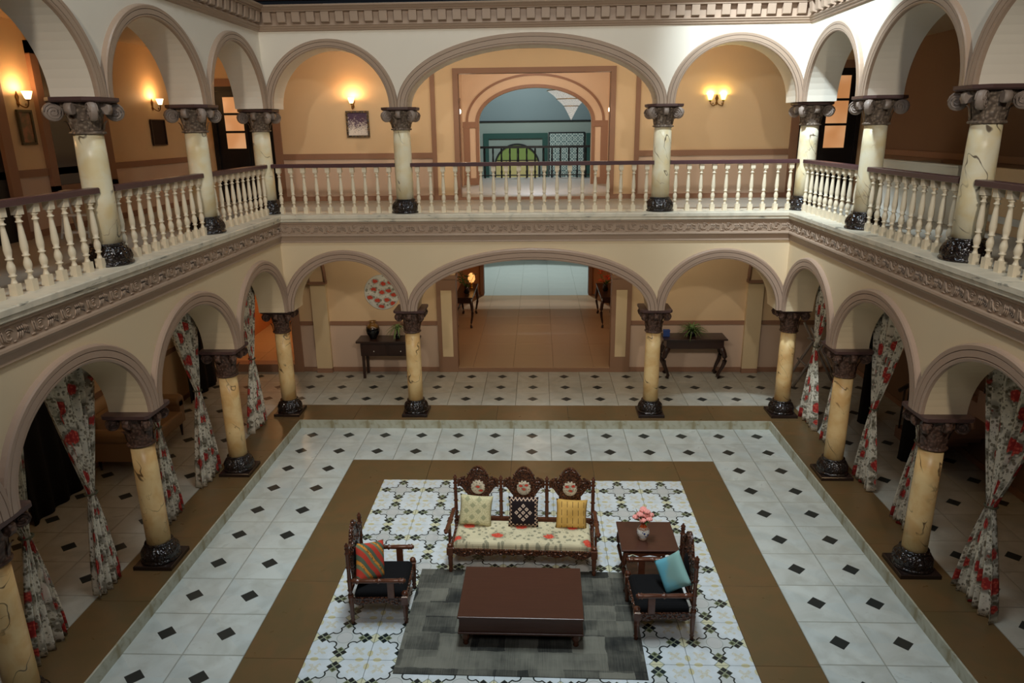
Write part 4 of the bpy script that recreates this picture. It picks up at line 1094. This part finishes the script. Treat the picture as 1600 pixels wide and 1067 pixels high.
lf.build('leaves', leaf_m, bq)

# ---- curtains
tie_m = paint('olive_tieback_cord', lin(92, 88, 66), .8)
def curtain(lab, s, ztie, yt, tops, bots, ztop=2.95, tw=.05, seed=0, amp=.045, X=4.48, loops=5):
    rnd = random.Random(seed); N, Mv = 72, 34; vs = []; fs = []; uv = []
    ph = rnd.random()*6
    zb = VZ+.012
    for j in range(Mv+1):
        v = j/Mv; z = ztop+(zb-ztop)*v
        if z > ztie:
            t = (ztop-z)/(ztop-ztie); e = t**1.25; a = tops[0]+(yt-tw/2-tops[0])*e; b = tops[1]+(yt+tw/2-tops[1])*e
            am = amp*(1-.55*t)
        else:
            t = (ztie-z)/(ztie-zb); e = 1-(1-t)**1.35; a = yt-tw/2+(bots[0]-yt+tw/2)*e; b = yt+tw/2+(bots[1]-yt-tw/2)*e
            am = amp*(.45+.75*t)
        for i in range(N+1):
            u = i/N; y = a+(b-a)*(u+.03*math.sin(2*PI*2*u+ph))
            d = am*(math.sin(2*PI*loops*u+ph+.5*math.sin(3*v+ph))+.35*math.sin(2*PI*loops*2.3*u+ph*2))
            zz = z if j < Mv else z+.01*math.sin(9*u+ph)
            vs.append((s*(X)+d, y, zz)); uv.append((u*1.5, z))
    for j in range(Mv):
        for i in range(N): k = j*(N+1)+i; fs.append((k, k+1, k+N+2, k+N+1))
    o = thing('curtain', lab, 'curtain', (0, 0, 0), 0, 'rose print curtains')
    mb = MB().add(vs, fs, 0, True); mb.uv = uv; c = mb.build('cloth', curtain_m, o)
    sl = c.modifiers.new('solid', 'SOLIDIFY'); sl.thickness = .004
    MB().ring((0, 0, 0), tw*.55+.012, .010, 18, 6).build('tieback', tie_m, o, (s*X, yt, ztie))
curtain('rose print curtain tied back in the third bay of the left arcade, nearer the back', -1, 1.25, -4.55, (-5.12, -4.12), (-4.80, -4.34), seed=1, tw=.08)
curtain('rose print curtain tied back in the third bay of the left arcade, nearer the camera', -1, 1.33, -5.50, (-6.1, -5.16), (-5.76, -5.24), seed=2, tw=.08)
curtain('rose print curtain tied back in the second bay of the left arcade, nearer the back', -1, 1.45, -2.10, (-2.78, -1.88), (-2.47, -1.82), seed=3, tw=.07)
curtain('rose print curtain partly behind a column in the second bay of the left arcade', -1, 1.38, -3.18, (-3.8, -2.84), (-3.42, -2.95), seed=4, tw=.06)
curtain('rose print curtain tied back in the farthest bay of the left arcade', -1, 1.30, -.25, (-.62, .22), (-.62, -.02), seed=5, tw=.07)
curtain('rose print curtain tied back in the third bay of the right arcade', 1, 1.23, -4.64, (-5.3, -4.12), (-4.98, -4.34), seed=6, tw=.08)
curtain('rose print curtain tied back in the second bay of the right arcade, nearer the back', 1, 1.22, -2.12, (-2.85, -1.72), (-2.42, -1.84), seed=7, tw=.07)
curtain('rose print curtain partly behind a column in the second bay of the right arcade', 1, 1.28, -3.26, (-3.8, -2.80), (-3.42, -2.95), seed=8, tw=.06)
curtain('rose print curtain tied back in the farthest bay of the right arcade, nearer the back', 1, 1.43, -.03, (-.62, .22), (-.42, .28), seed=9, tw=.07)
curtain('thin rose print curtain behind a column in the farthest bay of the right arcade', 1, 1.3, -.92, (-1.5, -.78), (-1.06, -.68), seed=10, tw=.05)

# ---- black drapes and dark doors of the lower galleries
def drape(lab, x, y0, y1, seed, z1=2.5):
    N = 30; vs = []; fs = []
    for j in range(9):
        z = z1+(VZ+.01-z1)*j/8
        for i in range(N+1):
            u = i/N; vs.append((x+.03*math.sin(u*22+seed)*(.5+.5*j/8), y0+(y1-y0)*u, z))
    for j in range(8):
        for i in range(N): k = j*(N+1)+i; fs.append((k, k+1, k+N+2, k+N+1))
    o = MB().add(vs, fs, 0, True).build('black_drape', blackish, None, label=lab, cat='drape', group='black drapes')
    o.modifiers.new('solid', 'SOLIDIFY').thickness = .012
drape('black drape hanging by the left gallery wall near the settee', -6.12, -3.4, -2.35, 1)
drape('black drape hanging by the left gallery wall at the back', -6.1, .7, 1.85, 2)
for k, (y, w) in enumerate(((-.02, 'farther'), (-1.38, 'nearer'))):
    mb = MB().lathe([(.13, 0), (.125, .05), (.115, 1.2), (.11, 2.4)], 24, rad=lambda a, t: 1+.06*math.sin(9*a))
    mb.build('draped_post', blackish, None, (5.42, y, VZ+.002), label='post wrapped in black cloth in the right gallery, %s of the two' % w, cat='post', group='black wrapped posts')
# staircase in the right gallery
stw = paint('pinkish_stair_plaster', lin(150, 118, 100), .6, .08, 3)
sc_ = thing('staircase', 'plastered staircase with dark banister in the right gallery behind the curtains', 'staircase', (5.95, -.55, VZ))
for k in range(9):
    MB().box(-.33, .33, -.26*(k+1), -.26*k, 0 if k < 2 else .18*(k-1), .18*(k+1)).build('step', stw, sc_, bevel=.004)
MB().tube([(-.34, .0, .75), (-.34, -2.2, 2.35)], .035, 8).build('banister', dark_wood, sc_)
for k in range(8): MB().tube([(-.34, -.13-.26*k, .18*(k+1)), (-.34, -.13-.26*k, .84+.19*k)], .016, 6).build('spindle', dark_wood, sc_)

# ---- settee in the left gallery
setc = paint('tan_settee_leather', lin(150, 118, 86), .5, .08, 3)
se = thing('settee', 'tan settee with rolled arms against the left gallery wall', 'sofa', (-5.88, -1.25, VZ), 0)
MB().box(-.32, .34, -.66, .66, .20, .40).build('seat', setc, se, bevel=.04)
MB().box(-.34, -.2, -.66, .66, .38, .82).build('backrest', setc, se, bevel=.05)
for sy in (-1, 1):
    MB().lathe([(.001, -.30), (.09, -.30), (.10, -.27), (.10, .27), (.09, .30), (.001, .30)], 20, 0, T(0, sy*.70, .56) @ RY(PI/2), caps=False).box(-.3, .3, sy*.70-.06, sy*.70+.06, .2, .56).build('armrest', setc, se)
    for sx in (-1, 1): MB().lathe([(.014, 0), (.028, .2)], 8, 0, T(sx*.29, sy*.62, 0)).build('leg', dark_wood, se)
# ---- consoles
cl = thing('console_table', 'dark console table with two small drawer knobs against the back wall, left side', 'table', (-2.80, 2.24, VZ+.001), 0)
MB().box(-.60, .60, -.22, .22, .72, .76).build('tabletop', dark_wood, cl, bevel=.005)
MB().box(-.52, .52, -.18, .2, .46, .72).build('body', dark_wood, cl)
for i in (-1, 1):
    dr = MB().box(i*.26-.23, i*.26+.23, -.195, -.18, .49, .69).build('drawer', dark_wood, cl, bevel=.004)
    MB().sphere((i*.26, -.205, .56), .012, 10).build('knob', white_pt, dr)
for sx in (-1, 1):
    for sy in (-1, 1): MB().box(sx*.48-.025, sx*.48+.025, sy*.16-.02, sy*.16+.02, 0, .46).build('leg', dark_wood, cl)
vg = MT('black_gold_glaze', .12, .7); _x, _y, _z = vg.xyz(); vg.base(vg.mix(vg.smooth(_z+vg.noise(20, 2)*.05, .23, .3), lin(10, 12, 16), lin(120, 84, 40))); vg = vg.m
vv = MB().lathe([(.06, 0), (.07, .01), (.08, .04), (.125, .12), (.135, .18), (.12, .24), (.08, .285), (.055, .3), (.06, .33), (.075, .35), (.06, .345), (.045, .3)], 28, caps=False).build('vase', vg, None, (-3.10, 2.24, VZ+.762), label='round black and gold glazed vase on the left console', cat='vase')
def plant(name, lab, loc, n, L, seed, droop, mat, potmb, grp=None):
    rnd = random.Random(seed); o = thing(name, lab, 'plant', loc, 0, grp); potmb.build('pot', pot_black, o)
    mb = MB(); mb.uv = []; zp = max(v[2] for v in potmb.v)
    for k in range(n):
        a = rnd.random()*2*PI; ln = L*(.6+.5*rnd.random()); el = .35+rnd.random()*.9; w = .011+.006*rnd.random(); c, s = math.cos(a), math.sin(a)
        vs = []; 
        for i in range(7):
            t = i/6; r = ln*t*math.cos(el)*(1+.1*t); z = zp-.01+ln*t*math.sin(el)-droop*ln*t*t*1.2; ww = w*(1-t)**.6+.001
            vs += [(c*r-s*ww, s*r+c*ww, z), (c*r+s*ww, s*r-c*ww, z)]; mb.uv += [(0, t), (1, t)]
        mb.add(vs, [(2*i, 2*i+1, 2*i+3, 2*i+2) for i in range(6)], 0, True)
    f = mb.build('foliage', mat, o); return o
plant('potted_plant', 'spiky striped green plant in a black pot on the right console', (3.03, 2.26, VZ+.802), 80, .42, 3, .50, leaf_st, MB().lathe([(.05, 0), (.075, .02), (.09, .10), (.08, .10)], 20), 'spiky pot plants')
plant('potted_plant', 'drooping green plant in a small dark pot on the left console', (-2.62, 2.24, VZ+.762), 30, .29, 5, .7, leaf_st, MB().lathe([(.04, 0), (.05, .03), (.045, .08), (.015, .10), (.015, .22)], 16), 'spiky pot plants')
cr = thing('console_table', 'dark console table with curved legs against the back wall, right side', 'table', (3.06, 2.24, VZ+.001), 0)
MB().box(-.60, .60, -.23, .23, .77, .80).build('tabletop', dark_wood, cr, bevel=.006)
MB().box(-.54, .54, -.19, .19, .60, .77).build('apron', dark_wood, cr, bevel=.004)
for sx in (-1, 1):
    for sy in (-1, 1):
        mb = MB(); cabriole(mb, sx*.52, sy*.17, sx, sy*.4, .62, .045, 1.6); mb.build('leg', dark_wood, cr)
bluem = paint('blue_card', lin(58, 84, 150), .5)
MB().box(-.06, .06, -.04, .04, 0, .13).box(-.063, .063, -.043, .043, .105, .133).build('box', bluem, None, (2.54, 2.22, VZ+.803), label='small blue box on the left end of the right console', cat='box', bevel=.004)
# round floral disc on the wall
pl = thing('wall_disc', 'round white wall disc printed with red roses above the left console', 'decoration', (-2.93, 2.497, 1.76))
MB().lathe([(.001, .012), (.30, .012), (.33, .006), (.335, 0)], 48, 0, RX(PI/2), caps=False).build('face', plate_m, pl)
MB().ring((0, 0, 0), .335, .012, 48, 6, 0, RX(PI/2)).build('rim', white_pt, pl)
# white trestle leaning in the right gallery corner
tw_ = paint('grey_white_trestle_paint', lin(150, 140, 132), .6, .1, 6)
tt = thing('trestle', 'folding white wooden trestle at the right end of the verandah', 'trestle', (5.2, 1.75, VZ), 0)
for y in (-.18, .18):
    for sx in (-1, 1): MB().tube([(sx*.42, y+.0, .02), (-sx*.20, y, 1.15)], .024, 6).build('leg', tw_, tt)
MB().tube([(.24, -.2, .85), (-.1, .2, .85)], .02, 6).tube([(-.24, -.2, .45), (-.24, .2, .45)], .018, 6).build('crossbar', tw_, tt)

# ---- passage consoles with arrangements
def hall_console(x, y, lab):
    o = thing('console_table', lab, 'table', (x, y, .221), 0)
    MB().box(-.22, .22, -.80, .80, .74, .77).build('tabletop', dark_wood, o, bevel=.006)
    MB().box(-.18, .18, -.74, .74, .62, .74).build('apron', dark_wood, o)
    for sx in (-1, 1):
        for sy in (-1, 1): mb = MB(); cabriole(mb, sx*.18, sy*.72, sx*.6, sy*.8, .66, .034, 1.2); mb.build('leg', dark_wood, o)
    return o
hall_console(-1.66, 6.1, 'dark console with curved legs inside the passage, left wall')
hall_console(1.78, 6.1, 'dark console with curved legs inside the passage, right wall')
redm = paint('orange_red_petals', lin(214, 70, 40), .6, .3, 20); 
def arrangement(lab, x, y, mat, seed):
    rnd = random.Random(seed); o = thing('flower_arrangement', lab, 'flowers', (x, y, .993), 0)
    MB().lathe([(.05, 0), (.07, .03), (.05, .12), (.06, .16)], 14).build('pot', pot_black, o)
    mb = MB(); st_ = MB(); pet = MB()
    for k in range(16):
        a = rnd.random()*6.28; L_ = .12+.2*rnd.random(); p = (L_*math.cos(a)*.8, L_*math.sin(a)*.8, .2+.28*rnd.random())
        st_.tube([(0, 0, .14), (p[0]*.5, p[1]*.5, .25), p], .005, 5)
        for q in range(5):
            b = q*1.257; pet.add([p, (p[0]+.05*math.cos(b)-.012*math.sin(b), p[1]+.05*math.sin(b), p[2]+.015), (p[0]+.075*math.cos(b), p[1]+.075*math.sin(b), p[2]+.04), (p[0]+.05*math.cos(b)+.012*math.sin(b), p[1]+.05*math.sin(b), p[2]+.03)], [(0, 1, 2, 3)])
    st_.build('stems', leaf_m, o); pet.build('petals', mat, o)
arrangement('orange-red flower arrangement on the right passage console', 1.72, 6.0, redm, 4)
arrangement('dark leafy arrangement on the left passage console', -1.62, 5.75, leaf_m, 6)
lm = thing('table_lamp', 'small golden ornament glowing on the left passage console', 'lamp', (-1.55, 6.35, .993))
MB().lathe([(.05, 0), (.05, .01), (.02, .03), (.03, .10), (.015, .16)], 14).build('stand', gold, lm)
MB().lathe([(.05, .15), (.09, .22), (.08, .33), (.03, .38)], 14).build('shade', emis('amber_glass', (1, .5, .15, 1), .9), lm)

# ---- upper gallery wall things
def sconce(lab, loc, rz, mat, n=1):
    """faces local -y"""
    o = thing('wall_sconce', lab, 'lamp', loc, rz, 'wall sconces')
    MB().prism([(0, -.07), (.022, -.03), (.012, 0), (.03, .05), (.0, .12), (-.03, .05), (-.012, 0), (-.022, -.03)], -.014, .0).build('backplate', brass, o, bevel=.003)
    for dx in ([0] if n == 1 else [-.115, .115]):
        mb = MB(); pts = []
        for k in range(15):
            t = k/14; pts.append((dx*math.sin(t*PI/2), -.01-.13*math.sin(t*PI/2) if n == 1 else -.01-.07*math.sin(t*PI), -.03-.06*math.sin(t*PI)+.03*t))
        mb.tube(pts, .008, 6)
        cc = [(pts[7][0]+.018*math.cos(a)*(1-a/9)*(1 if n == 1 else .6), pts[7][1], pts[7][2]+.03+.018*math.sin(a)*(1-a/9)) for a in [i*.6 for i in range(12)]]
        mb.tube(cc, .005, 5)
        ex, ey, ez = pts[-1]; mb.lathe([(.008, 0), (.024, .01), (.026, .022)], 12, 0, T(ex, ey, ez)); mb.build('arm', brass, o)
        MB().lathe([(.022, 0), (.036, .02), (.046, .055), (.062, .10), (.057, .10), (.042, .055), (.03, .02)], 20, 0, T(ex, ey, ez+.015), caps=False).build('shade', mat, o)
        w = Matrix.Rotation(rz, 4, 'Z') @ Vector((ex, ey, ez+.115))
        light('sconce_bulb', 'POINT', Vector(loc)+w, 9 if n == 1 else 8, (1, .58, .26) if n == 1 else (1, .70, .22), .03)
sconce('lit glass sconce on the upper back wall above the patterned picture', (-3.23, 2.495, 5.22), 0, shade_m)
sconce('twin yellow-lit sconce on the upper back wall, right side', (3.26, 2.495, 5.20), 0, shade_y, 2)
sconce('lit glass sconce on the upper left gallery wall above the dark square picture', (-6.295, 1.28, 5.20), PI/2, shade_m)
sconce('lit glass sconce on the upper left gallery wall above the small framed print', (-6.295, -1.93, 5.17), PI/2, shade_m)
light('sconce_fill', 'POINT', (-5.8, -3.6, 5.3), 9, (1, .55, .22), .05)
for s, x in ((-1, -1.58), (1, 1.63)):
    o = thing('globe_lamp', 'small white globe lamp on the %s wall of the upper anteroom' % ('left' if s < 0 else 'right'), 'lamp', (x, 4.3, 5.12), 0, 'anteroom globe lamps')
    MB().lathe([(.03, 0), (.02, .02)], 10, 0, RY(-s*PI/2)).build('mount', brass, o); MB().sphere((-s*.05, 0, 0), .06, 14).build('globe', bulb_m, o)
    light('globe_bulb', 'POINT', (x-s*.18, 4.3, 5.12), 4, (1, .75, .5), .05)
def picture(lab, loc, rz, w, h, fm, art, fw=.03, tilt=0):
    o = thing('picture', lab, 'picture', loc, (0, tilt, rz), 'gallery pictures')
    MB().box(-w/2, w/2, -.03, 0, -h/2, -h/2+fw).box(-w/2, w/2, -.03, 0, h/2-fw, h/2).box(-w/2, -w/2+fw, -.03, 0, -h/2+fw, h/2-fw).box(w/2-fw, w/2, -.03, 0, -h/2+fw, h/2-fw).build('frame', fm, o, bevel=.004)
    MB().box(-w/2+fw, w/2-fw, -.012, 0, -h/2+fw, h/2-fw).build('print', art, o)
a1 = MT('purple_white_brocade_print', .5); _x, _y, _z = a1.xyz()
_g = a1.vor(30, feat='SMOOTH_F1'); _k = a1.noise(30, 3, dist=2)
a1.base(a1.mix(a1.smooth(_k*1.0-_z*1.1, .44, .62), lin(74, 48, 74), lin(226, 216, 204))); a1 = a1.m
gf = mk_carved('black_gold_frame', lin(140, 104, 50), lin(24, 18, 12), .35, .6, 60, .7)
picture('square picture with a purple and white pattern in a gilt frame, below a sconce', (-3.17, 2.49, 4.885), 0, .42, .46, gf, a1, .035)
a2 = MT('faded_brown_print', .6); a2.base(a2.mix(a2.smooth(a2.noise(9, 3), .4, .65), lin(120, 104, 76), lin(170, 120, 90))); a2 = a2.m
picture('small upright framed print on the upper left wall', (-6.29, -1.88, 4.86), PI/2, .27, .42, paint('olive_frame', lin(70, 62, 38), .4), a2, .03)
picture('dark square picture on the upper left wall beside the amber door', (-6.29, 1.34, 4.78), PI/2, .46, .42, dark_wood, paint('dark_canvas', lin(40, 24, 20), .6, .2, 6), .02)
# step stool in the left upper gallery
ss = thing('step_stool', 'white folding step stool behind the left balustrade', 'stool', (-5.75, -1.95, 3.516), .2)
for sx in (-1, 1):
    MB().tube([(sx*.16, -.26, 0), (sx*.14, .0, .55)], .018, 6).build('leg', white_pt, ss); MB().tube([(sx*.16, .26, 0), (sx*.14, .02, .55)], .018, 6).build('leg', white_pt, ss)
MB().box(-.17, .17, -.10, .12, .55, .58).build('seat', white_pt, ss, bevel=.004); MB().box(-.15, .15, -.19, -.06, .27, .29).build('tread', white_pt, ss)
MB().box(-.15, .15, -.245, -.225, .06, .09).build('stretcher', white_pt, ss)
# partition by the upper stair head
pw = thing('low_partition', 'white boxed low partition beside the stair head in the upper right gallery', 'partition', (5.45, -.45, 3.516))
MB().box(-.04, .04, -1.05, 1.05, 0, .72).build('panel', white_pt, pw, bevel=.004)
MB().box(-.06, .06, -1.07, 1.07, .72, .75).build('cap', white_pt, pw, bevel=.004)
MB().box(-.04, .85, 1.01, 1.05, 0, .72).build('panel', gal_wall, pw)
pw2 = thing('low_partition', 'tan low partition nearer the camera in the upper right gallery', 'partition', (5.6, -3.2, 3.516))
MB().box(-.04, .04, -1.6, 1.6, 0, .75).build('panel', gal_wall, pw2); MB().box(-.055, .055, -1.6, 1.6, .12, .2).build('rail', white_pt, pw2)

# ---- chandelier
ch = thing('chandelier', 'tiered crystal chandelier hanging in the hall beyond the upper arch', 'chandelier', (1.0, 9.5, 4.98))
for k, (r0, r1, z0, z1) in enumerate(((.005, .20, 0, .36), (.17, .40, .33, .54), (.36, .66, .52, .76))):
    MB().lathe([(r0, z0), ((r0+r1)/2*.96, (z0+z1)/2), (r1, z1), (r1*.5, z1+.01)], 36, rad=lambda a, t: 1+.02*math.sin(18*a), caps=False).build('crystal_tier', crystal, ch)
    MB().ring((0, 0, z1), r1, .012, 36, 6).build('gold_ring', gold, ch)
MB().tube([(0, 0, .7), (0, 0, 2.4)], .012, 6).build('rod', gold, ch)
